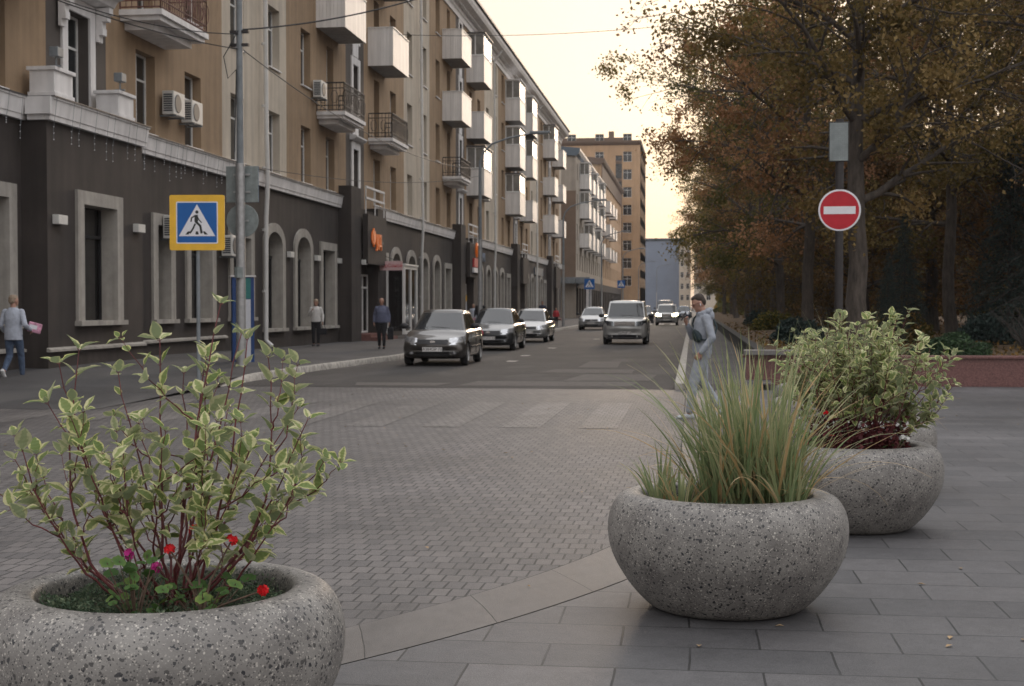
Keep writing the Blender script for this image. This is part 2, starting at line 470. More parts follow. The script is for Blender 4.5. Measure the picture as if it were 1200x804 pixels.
# road
b = MB()
b.face([(-9.2, 26.8, 0.004), (-0.36, 26.8, 0.004), (-0.2, 60, 0.004), (-0.2, 470, 0.004), (-8.3, 470, 0.004), (-8.3, 60, 0.004), (-8.6, 40, 0.004)])
b.build('road', 'asphalt')['kind'] = 'structure'
b = MB(); rr = random.Random(5)
for (x0, x1, y0, y1) in [(-4.6, -1.2, 27.6, 29.3), (-2.7, -0.9, 29.6, 32.5), (-3.6, -1.4, 33.2, 35.0), (-6.6, -5.0, 27.4, 28.5), (-2.9, -1.9, 36, 40)]:
    b.face([(x0, y0, 0.008), (x1, y0 + rr.uniform(-.2, .2), 0.008), (x1 + rr.uniform(-.2, .2), y1, 0.008), (x0 + rr.uniform(-.3, .3), y1, 0.008)])
b.build('road_patches', 'patch_asphalt')['kind'] = 'structure'
b = MB()
for k in range(8):
    b.face([(-7.9 + k, 118, 0.009), (-7.4 + k, 118, 0.009), (-7.4 + k, 122, 0.009), (-7.9 + k, 122, 0.009)])
for y, x in ((39.5, -5.2), (44, -5.35), (52, -5.3), (66, -4.6)): b.face([(x, y, 0.009), (x + .25, y, 0.009), (x + .3, y + 0.6, 0.009), (x, y + 0.6, 0.009)])
b.build('road_markings', 'road_paint')['kind'] = 'structure'

def smooth(t): t = max(0, min(1, t)); return t * t * (3 - 2 * t)
def kerb_x(y):
    # kerb line: runs down the street, bows out a little and ends flush at the crossing
    if y > 60: return -8.3
    if y > 40: return -8.3 - 0.15 * (60 - y) / 20
    return -8.45 - 0.65 * math.sin(PI * min(1, max(0, (40 - y) / 13.5)) * 0.62)
def walk_z(x, y):
    s_ = smooth((y - 20.5) / 9.5)
    return 0.004 + s_ * (0.126 + 0.16 * max(0, min(1, (-x - 9.2) / 4.5)) * smooth((52 - y) / 20))
b = MB(); rows = []
ys = [20.5 + i for i in range(20)] + [41 + 3 * i for i in range(10)] + [75, 90, 110, 150, 200, 300, 470]
for y in ys:
    kx = kerb_x(y) - 0.14 if y > 27 else -9.0
    xs = [-40, -18, -16, -14.5, -13.2, -12.2, -11.2, -10.2, kx]
    rows.append([(x, y, walk_z(x, y)) for x in xs])
b.grid(rows)
b.build('pavement', 'asphalt_walk', smooth=True)['kind'] = 'structure'
b = MB(); rows = []
for y in [26.6 + 0.7 * i for i in range(48)] + [62, 80, 110, 200, 470]:
    kx = kerb_x(y); z = 0.02 + 0.125 * smooth((y - 26.6) / 2.5)
    rows.append([(kx, y, 0), (kx - 0.015, y, z - 0.02), (kx - 0.03, y, z), (kx - 0.15, y, z + 0.003), (kx - 0.17, y, 0)])
b.grid(list(reversed(rows)))
b.build('kerb', 'concrete_kerb', smooth=True, sharp=50)['kind'] = 'structure'
# right-hand kerb and footpath
b = MB()
b.box(-0.34, -0.16, 26.8, 470, -0.02, 0.13)
b.build('kerb_right', 'concrete_kerb', bevel=0.015)['kind'] = 'structure'
sheet('footpath_right', [(-0.158, 26.802), (1.5, 26.802), (1.5, 470), (-0.158, 470)], 0.115, 'asphalt_walk')
b = MB(); b.box(-0.158, 1.3, 26.79, 26.815, 0, 0.114); b.build('footpath_step', 'granite_cap')['kind'] = 'structure'
# park soil behind the low walls
b = MB(); rows = []; rr = random.Random(2)
for j in range(60):
    y = 28.75 + (j / 59) ** 1.6 * 300
    rows.append([(x, y, 0.42 + (0.10 * rr.random() if x > 2.2 else 0) + 0.15 * math.sin(x * .3) * math.sin(y * .13)) for x in [1.62, 2.5, 4, 6, 8, 11, 15, 20, 28, 40, 80, 160]])
b.grid(rows)
b.build('park_soil', 'park_ground', smooth=True, sharp=180)['kind'] = 'structure'

# low granite walls of the park
w = empty('granite_wall', (7, 28.6, 0), 0, 'low wall of polished red granite with a thin cap in front of the dark park', 'wall')
b = MB(); b.box(-5.95, 40, -0.16, 0.16, 0, 0.55); b.build('wall_body', 'granite_red', w, bevel=0.004)
b = MB()
x = -6.05
while x < 40:
    b.box(x, x + 1.17, -0.22, 0.22, 0.552, 0.60); x += 1.176
b.build('cap', ['granite_red'], w, bevel=0.006)
w = empty('granite_bench', (1.6, 28.55, 0), 0, 'pale grey stone slab ending the low wall next to the footpath', 'stone block')
b = MB(); b.box(-0.6, -0.58 + 1.2, -0.26, 0.26, 0.605, 0.70); b.build('slab', 'granite_cap', w, bevel=0.01)
b = MB(); b.box(-0.56, -0.50, -0.2, 0.2, 0.115, 0.603); b.build('support', 'granite_red', w)
w = empty('park_parapet', (1.55, 29, 0), 0, 'long low black parapet running along the footpath under the trees', 'parapet')
b = MB(); b.box(-0.06, 0.1, -0.1, 170, 0, 0.5); b.build('parapet_body', 'granite_black', w)
b = MB(); b.box(-0.1, 0.14, -0.1, 170, 0.502, 0.56); b.build('coping', 'granite_black', w, bevel=0.01)
# ------------------------------------------------------------ facade tools: a frame maps (u along, z up, d outward)
class Fr:
    def __init__(s, ox, oy, ang):                       # ang: direction of u; outward normal is u rotated by -90 degrees
        s.o = (ox, oy); s.a = ang
        s.U = (math.cos(ang), math.sin(ang)); s.N = (math.sin(ang), -math.cos(ang))
    def __call__(s, u, z, d): return (s.o[0] + s.U[0] * u + s.N[0] * d, s.o[1] + s.U[1] * u + s.N[1] * d, z)
    def box(s, mb, u0, u1, z0, z1, d0, d1, mi=0):
        mb.box(u0, u1, d0, d1, z0, z1, mi, T=lambda u, d, z: s(u, z, d))
    def wall(s, mb, u0, u1, z0, z1, ops, depth=0.35, mi=lambda u, z: 0, d=0.0, breaks=()):
        us = sorted(set([u0, u1] + [b for b in breaks if u0 < b < u1] + [v for o in ops for v in (o[0], o[1]) if u0 <= v <= u1]))
        zs = sorted(set([z0, z1] + [v for o in ops for v in (o[2], o[3]) if z0 <= v <= z1]))
        for i in range(len(us) - 1):
            for j in range(len(zs) - 1):
                uc = (us[i] + us[i + 1]) / 2; zc = (zs[j] + zs[j + 1]) / 2
                if any(o[0] < uc < o[1] and o[2] < zc < o[3] for o in ops): continue
                mb.face([s(us[i], zs[j], d), s(us[i + 1], zs[j], d), s(us[i + 1], zs[j + 1], d), s(us[i], zs[j + 1], d)], mi(uc, zc))
        for (a, b_, c, e_) in ops:
            m_ = mi((a + b_) / 2, (c + e_) / 2); k = d - depth
            mb.face([s(a, c, d), s(a, e_, d), s(a, e_, k), s(a, c, k)], m_)
            mb.face([s(b_, c, d), s(b_, c, k), s(b_, e_, k), s(b_, e_, d)], m_)
            mb.face([s(a, e_, d), s(b_, e_, d), s(b_, e_, k), s(a, e_, k)], m_)
            mb.face([s(a, c, d), s(a, c, k), s(b_, c, k), s(b_, c, d)], m_)
    def profile(s, mb, u0, u1, prof, mi=0, ends=True):   # prof: (d, z) points swept along u
        for (a, b_) in zip(prof[:-1], prof[1:]):
            mb.face([s(u0, a[1], a[0]), s(u1, a[1], a[0]), s(u1, b_[1], b_[0]), s(u0, b_[1], b_[0])], mi)
        if ends:
            mb.face([s(u0, p[1], p[0]) for p in prof], mi); mb.face([s(u1, p[1], p[0]) for p in reversed(prof)], mi)
    def put(s, o, u, z, d=0): o.location = s(u, z, d); o.rotation_euler = (0, 0, s.a)

# window prototypes in local axes: x along the wall, -y outward, origin bottom centre at the wall face
def win_parts(w, h, dep, cols=2, transom=0.68, fr='pvc_white', gl='glass', name='window', sill=True, t=0.055, balcony_door=False):
    b = MB(); y0, y1 = dep - 0.09, dep - 0.02
    for x in [-w / 2, w / 2 - t]: b.box(x, x + t, y0, y1, 0, h)
    b.box(-w / 2 + t, w / 2 - t, y0, y1, 0, t); b.box(-w / 2 + t, w / 2 - t, y0, y1, h - t, h)
    for i in range(1, cols): x = -w / 2 + w * i / cols; b.box(x - t / 2, x + t / 2, y0 + 0.004, y1 - 0.004, t, h - t)
    if transom: b.box(-w / 2 + t, w / 2 - t, y0 + 0.006, y1 - 0.006, h * transom - t / 2, h * transom + t / 2)
    o = b.build(name, fr)
    g = MB(); g.box(-w / 2 + 0.01, w / 2 - 0.01, y1 - 0.04, y1 - 0.02, 0.01, h - 0.01); go = g.build('pane', gl, o)
    if sill:
        q = MB(); q.box(-w / 2 - 0.04, w / 2 + 0.04, -0.07, dep - 0.1, -0.03, 0.012); q.build('sill', 'trim_white', o)
    return o
def place_win(proto, fr, u, z, parent, d=0.0, used=set(), gl=None):
    o = proto if id(proto) not in used else copy_tree(proto)
    used.add(id(proto)); fr.put(o, u, z, d); o.parent = parent
    return o

FA = Fr(-14.0, 0.0, PI / 2)
blk = empty('apartment_building', (-14, 85, 0), 0, 'long five storey apartment block in brown and cream render over a dark shop floor', 'building')
blk.location = (0, 0, 0)
CS = [31.2, 58.2, 85.2, 112.2, 139.2]
U0, U1 = 13.0, 151.5
FZ = [6.02, 9.52, 13.02, 16.52]                           # sill heights of the four upper floors
def zone(u):                                              # 0 brown, 1 light bay, 2 dark stair strip
    for c in CS:
        if abs(u - c) < 1.6: return 2
        if abs(u - (c + 13.5)) < 3.4 or abs(u - (c - 13.5)) < 3.4: return 1
    return 0
ops = []; wins = []
for c in CS:
    for k, du in enumerate([-11.55, -7.6, -4.1, 0, 4.1, 7.6, 11.55]):
        u = c + du
        if not (U0 + 1 < u < U1 - 1): continue
        for f, z in enumerate(FZ):
            door = abs(du) == 4.1 and f > 0
            w_ = 0.95 if du == 0 else (1.05 if door else 1.3)
            z0 = z - 0.9 if door else z
            h_ = 2.95 if door else 2.05
            if c == 31.2 and du == 0 and f == 0: z0, h_, w_ = 5.95, 2.3, 1.2
            ops.append((u - w_ / 2, u + w_ / 2, z0, z0 + h_)); wins.append((u, z0, w_, h_, door, c, f))
brk = [v for c in CS for v in (c - 1.6, c + 1.6, c + 10.1, c + 16.9, c - 10.1, c - 16.9)]
b = MB()
FA.wall(b, U0, U1, 5.7, 19.3, ops, 0.36, lambda u, z: zone(u), 0, brk)
b.build('upper_wall', ['render_brown', 'render_light', 'strip_dark'], blk)
b = MB(); FA.box(b, U0, U1, -0.05, 19.3, -14, -0.7); b.build('rear_volume', 'render_brown', blk)
# pale framed stair windows on the dark strips
for c in CS:
    b = MB()
    for (u, z0, w_, h_, door, cc, f) in wins:
        if cc == c and abs(u - c) < .01:
            for a, e_ in ((u - w_ / 2 - 0.28, u - w_ / 2), (u + w_ / 2, u + w_ / 2 + 0.28)): FA.box(b, a, e_, z0 - (0.55 if f else 0), z0 + h_ + 0.3, 0.003, 0.06)
            FA.box(b, u - w_ / 2, u + w_ / 2, z0 + h_, z0 + h_ + 0.3, 0.003, 0.06)
            if f: FA.box(b, u - w_ / 2, u + w_ / 2, z0 - 1.1, z0 - 0.04, 0.003, 0.04)
            elif c != CS[0]:
                FA.profile(b, u - 0.95, u + 0.95, [(0.003, z0 + h_ + 0.32), (0.2, z0 + h_ + 0.36), (0.3, z0 + h_ + 0.44), (0.3, z0 + h_ + 0.5), (0.003, z0 + h_ + 0.56)])
            else:      # little hood on scrolled brackets over the lowest one
                FA.profile(b, u - 1.25, u + 1.25, [(0.003, z0 + h_ + 0.32), (0.38, z0 + h_ + 0.36), (0.46, z0 + h_ + 0.5), (0.62, z0 + h_ + 0.56), (0.62, z0 + h_ + 0.66), (0.003, z0 + h_ + 0.78)])
                for s_ in (-1, 1):
                    for q, (dd, zz) in enumerate([(0.40, 0.31), (0.34, 0.16), (0.22, 0.0), (0.24, -0.16), (0.14, -0.32)]):
                        FA.box(b, u + s_ * 1.0 - 0.11, u + s_ * 1.0 + 0.11, z0 + h_ + zz - 0.16, z0 + h_ + zz, 0.062, dd)
    b.build('stair_window_surround', 'trim_white', blk)
pw = {}
nwin = 0; last = MB(); lastg = MB()
for (u, z0, w_, h_, door, c, f) in wins:
    gl = 'glass_curtain' if (int(u * 7 + f * 3) % 4 == 0) else 'glass'
    key = (w_, h_, gl)
    if key not in pw:
        pw[key] = win_parts(w_, h_, 0.34, 1 if w_ < 1.2 else 2, 0.68, 'pvc_white', gl, 'balcony_door' if door else 'window', not door)
    place_win(pw[key], FA, u, z0, blk)
# white ledge between shop floor and flats; it steps out over each entrance tower
def tower(c): return (c - 2.8, c + 3.6)
led = [(0.003, 5.46), (0.11, 5.46), (0.12, 5.56), (0.14, 5.57), (0.19, 5.88), (0.22, 5.89), (0.22, 5.93), (0.003, 5.99)]
segs = []; p = U0
for c in CS: a, e_ = tower(c); segs.append((p, a)); p = e_
segs.append((p, U1))
b = MB()
for a, e_ in segs: FA.profile(b, a, e_, led, 0)
for a, e_ in segs: FA.box(b, a, e_, 5.932, 5.955, -0.01, 0.25, 1)
a, e_ = tower(CS[0]); F1 = Fr(-13.43, 0, PI / 2)
F1.profile(b, a - 0.1, c_end := CS[0] + 2.4, led, 0)
F1.box(b, a - 0.12, c_end + 0.02, 5.932, 5.955, -0.6, 0.25, 1)
F1.box(b, a - 0.105, a - 0.003, 5.46, 5.93, -0.38, 0.0, 0)
F1.box(b, a - 0.2, a - 0.106, 5.57, 5.93, -0.38, 0.18, 0)
b.build('ledge', ['trim_white', 'roof_metal'], blk)
# eaves cornice
b = MB()
FA.profile(b, U0, U1, [(0.003, 18.75), (0.08, 18.75), (0.08, 19.05), (0.16, 19.12), (0.16, 19.3), (0.75, 19.55), (0.85, 19.75), (0.85, 20.0), (0.0, 20.0)], 0)
k = U0 + 0.2
while k < U1: FA.box(b, k, k + 0.22, 19.32, 19.5, 0.17, 0.42); k += 0.5
b.build('cornice', 'trim_white', blk)
b = MB()
FA.profile(b, U0 - 0.1, U1 + 0.1, [(0.92, 19.99), (0.98, 20.02), (0.98, 20.14), (-7.3, 22.6), (-15, 20.1), (-15, 20.0)], 0)
b.build('roof', 'roof_metal', blk)
b = MB()
for k in range(9):
    u = 58 + k * 10.3; FA.box(b, u, u + 0.7, 20.3, 21.35, -1.9, -1.2); FA.box(b, u - 0.1, u + 0.8, 21.35, 21.45, -2.0, -1.1)
b.build('vent_stack', 'b_brown', blk)
# downpipes in the middle of each pale bay
for k, u in enumerate([44.9, 71.7, 98.7, 125.7, 17.9]):
    b = MB(); b.tube([FA(u, 19.3, 0.75), FA(u, 19.0, 0.5), FA(u, 18.6, 0.2), FA(u, 7.0, 0.27), FA(u, 5.9, 0.30), FA(u, 5.4, 0.29), FA(u, 4.4, 0.24), FA(u, 0.45, 0.22), FA(u, 0.25, 0.42)], 0.075, 10)
    for z in range(2, 19, 2): b.tube([FA(u, z, 0.19), FA(u, z + 0.08, 0.19)], 0.088, 10)
    b.build('downpipe', 'pipe_white', blk, smooth=True)

# ---- shop floor: dark wall with arched and square windows
gops = []; shop = []
for ci, c in enumerate(CS):
    offs = [5.2, 8.1, 11.8, 15.3, 18.9, 22.45]
    for k, du in enumerate(offs):
        u = c + du
        if u > U1 - 1.5: continue
        arch = (1 <= k <= 4) if ci else (3 <= k <= 4)
        w_ = 2.45 if k else (1.6 if ci == 0 else 2.2)
        z0 = (1.12 if ci == 0 and k < 3 else 0.72)
        zt = 4.35 if arch else 4.0
        gops.append((u - w_ / 2, u + w_ / 2, z0, zt)); shop.append((u, z0, w_, zt - z0, arch, k))
for u in (26.85, 22.9, 18.9): gops.append((u - 1.22, u + 1.22, 1.12, 4.1)); shop.append((u, 1.12, 2.45, 2.98, False, 1))
b = MB()
FA.wall(b, U0, U1, -0.1, 5.7, gops, 0.02, lambda u, z: 0)
RISE = 0.72
for (u, z0, w_, h_, arch, k) in shop:                     # spandrels above the arches
    if not arch: continue
    n = 14; zt = z0 + h_
    pts = [(u + w_ / 2 * math.cos(PI * i / n), zt - RISE + RISE * math.sin(PI * i / n)) for i in range(n + 1)]
    for i in range(n):
        (ua, za), (ub, zb) = pts[i], pts[i + 1]
        b.face([FA(ub, zb, 0), FA(ua, za, 0), FA(ua, zt, 0), FA(ub, zt, 0)])
# towers: near one is a plain projecting bay, the others are entrance porches on two piers
t0, t1 = CS[0] - 2.8, CS[0] + 2.4
F1.wall(b, t0, t1, -0.1, 5.7, [(29.75, 32.25, 1.15, 4.12)], 0.02)
b.face([FA(t0, -0.1, 0.57), FA(t0, 5.7, 0.57), FA(t0, 5.7, -.1), FA(t0, -0.1, -.1)]); b.face([FA(t1, -0.1, 0.57), FA(t1, 5.7, 0.57), FA(t1, 5.7, -.1), FA(t1, -0.1, -.1)])
for c in CS[1:]:
    FA.box(b, c - 2.8, c - 1.15, -0.1, 6.35, -0.1, 0.52)
    FA.box(b, c + 2.0, c + 3.6, -0.1, 5.75, -0.1, 0.52)
    FA.box(b, c - 1.14, c + 1.99, 3.55, 5.55, -0.1, 0.40)
    FA.box(b, c - 0.9, c + 2.6, 3.3, 5.35, 0.53, 0.75)
b.build('shop_wall', 'render_dark', blk)
b = MB()
FA.profile(b, U0, t0, [(0.003, 0.6), (0.09, 0.6), (0.09, 0.65), (0.003, 0.69)]); F1.profile(b, t0 - .09, t1, [(0.003, 0.6), (0.09, 0.6), (0.09, 0.65), (0.003, 0.69)]); FA.profile(b, t1, 41.5, [(0.003, 0.6), (0.09, 0.6), (0.09, 0.65), (0.003, 0.69)])
b.build('plinth_cap', 'surround_stone', blk)

def shop_window(w, h, arch, surround=0.34):
    n = 16; RO = RISE; RI = RISE * 0.72
    def outline(hw, zbase, ztop, rise):
        if not arch: return [(hw, zbase), (hw, ztop), (-hw, ztop), (-hw, zbase)]
        return [(hw, zbase)] + [(hw * math.cos(PI * i / n), ztop - rise + rise * math.sin(PI * i / n)) for i in range(n + 1)] + [(-hw, zbase)]
    o_ = outline(w / 2, 0, h, RO); i_ = outline(w / 2 - surround, 0.09, h - 0.30, RI)
    b = MB()
    for j in range(len(o_) - 1):
        (a, za), (c_, zc) = o_[j], o_[j + 1]; (e_, ze), (g, zg) = i_[j], i_[j + 1]
        b.face([(a, -0.07, za), (e_, -0.07, ze), (g, -0.07, zg), (c_, -0.07, zc)])            # face of the surround
        b.face([(a, -0.07, za), (c_, -0.07, zc), (c_, 0.02, zc), (a, 0.02, za)])
        b.face([(e_, -0.07, ze), (e_, 0.42, ze), (g, 0.42, zg), (g, -0.07, zg)])              # deep reveal
    b.box(-w / 2 - 0.05, w / 2 + 0.05, -0.16, 0.42, -0.02, 0.088)
    so = b.build('shop_window', 'surround_stone')
    g = MB(); hw = w / 2 - surround
    g.face([(x, 0.40, z) for x, z in reversed(i_)]); g.build('pane', 'glass_shop', so)
    q = MB()
    if arch:
        for x in np.linspace(-hw + 0.05, hw - 0.05, 5): q.box(x - 0.025, x + 0.025, 0.33, 0.38, 0.09, h - 1.15)
        q.box(-hw, hw, 0.32, 0.385, h - 1.18, h - 1.08); q.box(-0.03, 0.03, 0.33, 0.38, h - 1.08, h - 0.32)
    else:
        for x in (-hw + 0.03, 0, hw - 0.03): q.box(x - 0.025, x + 0.025, 0.33, 0.38, 0.09, h - 0.32)
        q.box(-hw, hw, 0.325, 0.385, h - 1.0, h - 0.93)
    q.build('grille', 'plastic_black', so)
    return so
ps = {}
for (u, z0, w_, h_, arch, k) in shop:
    key = (w_, round(h_, 2), arch)
    if key not in ps: ps[key] = shop_window(w_, h_, arch)
    place_win(ps[key], FA, u, z0, blk)
o = shop_window(2.5, 2.97, False); F1.put(o, 31.0, 1.15); o.parent = blk

# balconies ---------------------------------------------------------------
def balcony_panel(hw=1.7, dep=1.12):                     # white ribbed boxes
    b = MB(); z1 = 1.62
    def side(p0, p1, n_):
        v = (Vector(p1) - Vector(p0)); L_ = v.length; v.normalize(); nn = Vector((v.y, -v.x, 0)); q = []
        k = int(L_ / 0.14)
        for i in range(k):
            a = L_ * i / k; b2 = L_ * (i + 0.86) / k; c2 = L_ * (i + 1) / k
            q += [(a, 0), (b2, 0), (b2 + .004, -0.022), (c2 - .004, -0.022)]
        q.append((L_, 0)); P = [Vector(p0) + v * s_ + nn * d_ for s_, d_ in q]
        for i in range(len(P) - 1): b.face([(P[i].x, P[i].y, 0), (P[i + 1].x, P[i + 1].y, 0), (P[i + 1].x, P[i + 1].y, z1), (P[i].x, P[i].y, z1)])
    side((-hw, 0.0, 0), (-hw, -dep, 0), 1); side((-hw, -dep, 0), (hw, -dep, 0), 1); side((hw, -dep, 0), (hw, 0, 0), 1)
    o = b.build('balcony', 'panel_white')
    b = MB(); b.box(-hw + 0.03, hw - 0.03, -dep + 0.03, -0.003, 0.02, 0.2); b.build('slab', 'concrete', o)
    b = MB(); b.box(-hw - 0.03, hw + 0.03, -dep - 0.03, -dep + 0.06, z1, z1 + 0.04)
    for s_ in (-1, 1): b.box(s_ * hw - 0.03, s_ * hw + 0.03, -dep + 0.061, -0.003, z1, z1 + 0.04)
    b.build('handrail', 'pvc_white', o)
    return o
def balcony_iron(mt='iron_dark', hw=1.7, dep=1.1):
    b = MB()
    F = Fr(0, 0, 0)
    b.box(-hw, hw, -dep, -0.003, 0.28, 0.42); b.box(-hw + 0.08, hw - 0.08, -dep + 0.08, -0.003, 0.16, 0.278); b.box(-hw + 0.35, hw - 0.35, -dep + 0.35, -0.003, -0.02, 0.158)
    o = b.build('balcony', 'trim_white')
    b = MB(); z0, z1 = 0.48, 1.48; e_ = 0.02
    runs = [((-hw + .05, -0.02), (-hw + .05, -dep + .05)), ((-hw + .05, -dep + .05), (hw - .05, -dep + .05)), ((hw - .05, -dep + .05), (hw - .05, -0.02))]
    for (p, q) in runs:
        p = Vector((*p, 0)); q = Vector((*q, 0)); L_ = (q - p).length; v = (q - p) / L_
        for z in (z0, z0 + 0.16, z1 - 0.2, z1): b.tube([p + Vector((0, 0, z)), q + Vector((0, 0, z))], 0.018 if z < z1 else 0.028, 6)
        n = max(2, int(L_ / 0.13))
        for i in range(n + 1): P = p + v * L_ * i / n; b.tube([P + Vector((0, 0, 0.42 if i in (0, n) else z0)), P + Vector((0, 0, z1))], 0.02 if i in (0, n) else 0.011, 5)
        for i in range(0, n, 3):
            P = p + v * L_ * (i + 1.5) / n; m_ = (z0 + z1) / 2 - 0.02
            b.tube([P + v * 0.13 * math.cos(a) + Vector((0, 0, m_ + 0.24 * math.sin(a))) for a in [2 * PI * j / 10 for j in range(11)]], 0.011, 5, caps=False)
    b.build('railing', mt, o)
    return o
def balcony_glazed(hw=1.7, dep=1.12, frame='pvc_white', dark_roof=True):
    o = balcony_panel(hw, dep)
    b = MB(); z0, z1 = 1.665, 3.0; t = 0.07
    xs = list(np.linspace(-hw + t / 2, hw - t / 2, 5))
    for x in xs: b.box(x - t / 2, x + t / 2, -dep, -dep + 0.07, z0, z1)
    for s_ in (-1, 1):
        for y in (-dep / 2, -0.04): b.box(s_ * (hw - 0.035) - 0.035, s_ * (hw - 0.035) + 0.035, y - 0.035, y + 0.035, z0, z1)
        for z in (z0, z1 - 0.06): b.box(s_ * (hw - 0.035) - 0.03, s_ * (hw - 0.035) + 0.03, -dep + 0.07, -0.01, z, z + 0.06)
    for z in (z0, z1 - 0.06): b.box(-hw, hw, -dep + 0.003, -dep + 0.067, z, z + 0.06)
    b.build('glazing_frame', frame, o)
    g = MB(); g.box(-hw + 0.03, hw - 0.03, -dep + 0.03, -dep + 0.045, z0, z1)
    for s_ in (-1, 1): g.box(s_ * (hw - 0.04) - 0.006, s_ * (hw - 0.04) + 0.006, -dep + 0.05, -0.005, z0, z1)
    g.build('pane', 'glass_curtain', o)
    r = MB(); r.box(-hw - 0.08, hw + 0.08, -dep - 0.08, -0.003, z1, z1 + 0.09); r.build('balcony_roof', 'roof_metal' if dark_roof else 'trim_white', o)
    return o
protos = {'P': balcony_panel(), 'I': balcony_iron(), 'R': balcony_iron('iron_red'), 'G': balcony_glazed(), 'W': balcony_glazed(1.7, 1.12, 'pvc_white', False)}
BZ = [8.42, 11.95, 15.42]
lay = {31.2: ('PPP', 'RPG'), 58.2: ('IPP', 'IPG'), 85.2: ('IPP', 'GPG'), 112.2: ('GWW', 'PGW'), 139.2: ('PPG', 'PPP')}
usedb = set()
for c in CS:
    for s_, kinds in zip((-4.45, 4.1), lay[c]):
        for z, kd in zip(BZ, kinds):
            pr = protos[kd]
            o = pr if kd not in usedb else copy_tree(pr)
            usedb.add(kd); FA.put(o, c + s_, z - (0.0 if kd in 'IR' else 0.0)); o.parent = blk
for kd, pr in protos.items():
    if kd not in usedb: 
        for ch in list(pr.children): bpy.data.objects.remove(ch)
        bpy.data.objects.remove(pr)

# porch fittings: rails above each entrance, doors, steps
for c in CS[1:]:
    b = MB()
    for z in (5.95, 6.4): b.box(-0.035, 0.035, c - 1.0, c + 2.5, z, z + 0.09, T=lambda x, y, zz: (-14 + 0.68 + x, y, zz))
    for y in (c - 1.0, c + 0.7, c + 2.44): b.box(-14 + 0.66, -14 + 0.70, y, y + 0.05, 5.36, 6.4)
    b.build('porch_rail', 'trim_white', blk)
    b = MB(); u0, u1 = c - 1.1, c + 1.95
    for x in (u0, u0 + 1.0, u1 - 0.99, u1 - 0.08): FA.box(b, x, x + 0.08, 0.42, 2.9, 0.0, 0.08)
    for z in (0.42, 2.3, 2.82): FA.box(b, u0 + 0.08, u1 - 0.08, z, z + 0.08, 0.004, 0.076)
    dr = b.build('entrance_door', 'pvc_white', blk)
    g = MB(); FA.box(g, u0 + 0.02, u1 - 0.02, 0.44, 2.85, 0.03, 0.045); g.build('pane', 'glass_shop', dr)
    b = MB(); FA.box(b, c - 1.14, c + 1.99, 0, 0.40, 0.0, 0.9); FA.box(b, c - 1.14, c + 2.6, 0, 0.27, 0.901, 1.25); b.build('entrance_step', 'tile_red', blk)
# glass vestibule with cream frames beside the first porch
b = MB()
for (u, d) in ((61.9, 0.55), (61.9, 1.3), (63.3, 1.3), (64.7, 1.3), (64.7, 0.05)): FA.box(b, u - 0.06, u + 0.06, 0.3, 3.35, d - 0.06, d + 0.06)
for z in (0.3, 3.2): FA.box(b, 61.95, 64.65, z, z + 0.15, 1.25, 1.35)
FA.box(b, 61.8, 64.8, 3.35, 3.43, 0.0, 1.4)
vb = b.build('vestibule', 'pvc_white', blk)
g = MB(); FA.box(g, 61.95, 64.65, 0.45, 3.2, 1.28, 1.3); FA.box(g, 61.89, 61.91, 0.45, 3.2, 0.55, 1.25); g.build('pane', 'glass_shop', vb)

# planter boxes on the ledge of the near bay
for i, (u, lab) in enumerate([(28.85, 'white rendered flower box at the corner of the ledge, left of the tall framed window'), (32.2, 'white rendered flower box on the ledge just right of the tall framed window')]):
    b = MB(); hw = 0.45
    for (z0_, z1_, g_) in ((5.96, 6.05, 0.03), (6.05, 6.5, 0.0), (6.5, 6.58, 0.05)):
        b.box(-13.80 - g_, -13.25 + g_, u - hw - g_, u + hw + g_, z0_, z1_)
    o = b.build('flower_box', 'trim_white', bevel=0.01); tag(o, lab, 'flower box', 'flower boxes on the ledge')
    f = empty('floodlight', (-13.25, u - 0.35, 6.72), 0, 'small grey floodlight on the %s flower box' % ('left' if i == 0 else 'right'), 'floodlight', 'floodlights on the ledge')
    b = MB(); b.box(-0.1, 0.1, -0.14, 0.14, 0.06, 0.26); b.build('lamp_head', 'grey_paint', f, bevel=0.015)
    b = MB(); b.tube([(0, 0, -0.14), (0, 0, 0.06)], 0.02, 8); b.box(-0.12, 0.12, -0.03, 0.03, -0.145, -0.11); b.build('bracket', 'grey_paint', f)

# rendered box lights on the dark wall
def wall_light(u, z, fr, lab):
    b = MB(); fr.box(b, u - 0.22, u + 0.22, z, z + 0.2, 0.003, 0.15)
    o = b.build('wall_light', 'ac_white', bevel=0.01); tag(o, lab, 'wall light', 'box lights on the dark wall')
wall_light(28.85, 3.3, F1, 'small pale box light at the corner left of the first tall shop window')
wall_light(33.2, 3.35, F1, 'small pale box light between the first tall window and the narrow one')
for k, (u, nm) in enumerate([(48.3, 'between the two nearest arched windows'), (51.9, 'between an arched window and the square window before the porch'), (55.15, 'between the square window and the dark porch pier'), (57.3, 'on the dark pier by the bakery coloured orange sign')]):
    wall_light(u, 3.25, FA if k < 3 else Fr(-13.48, 0, PI / 2), 'small pale box light ' + nm.replace('bakery coloured ', ''))

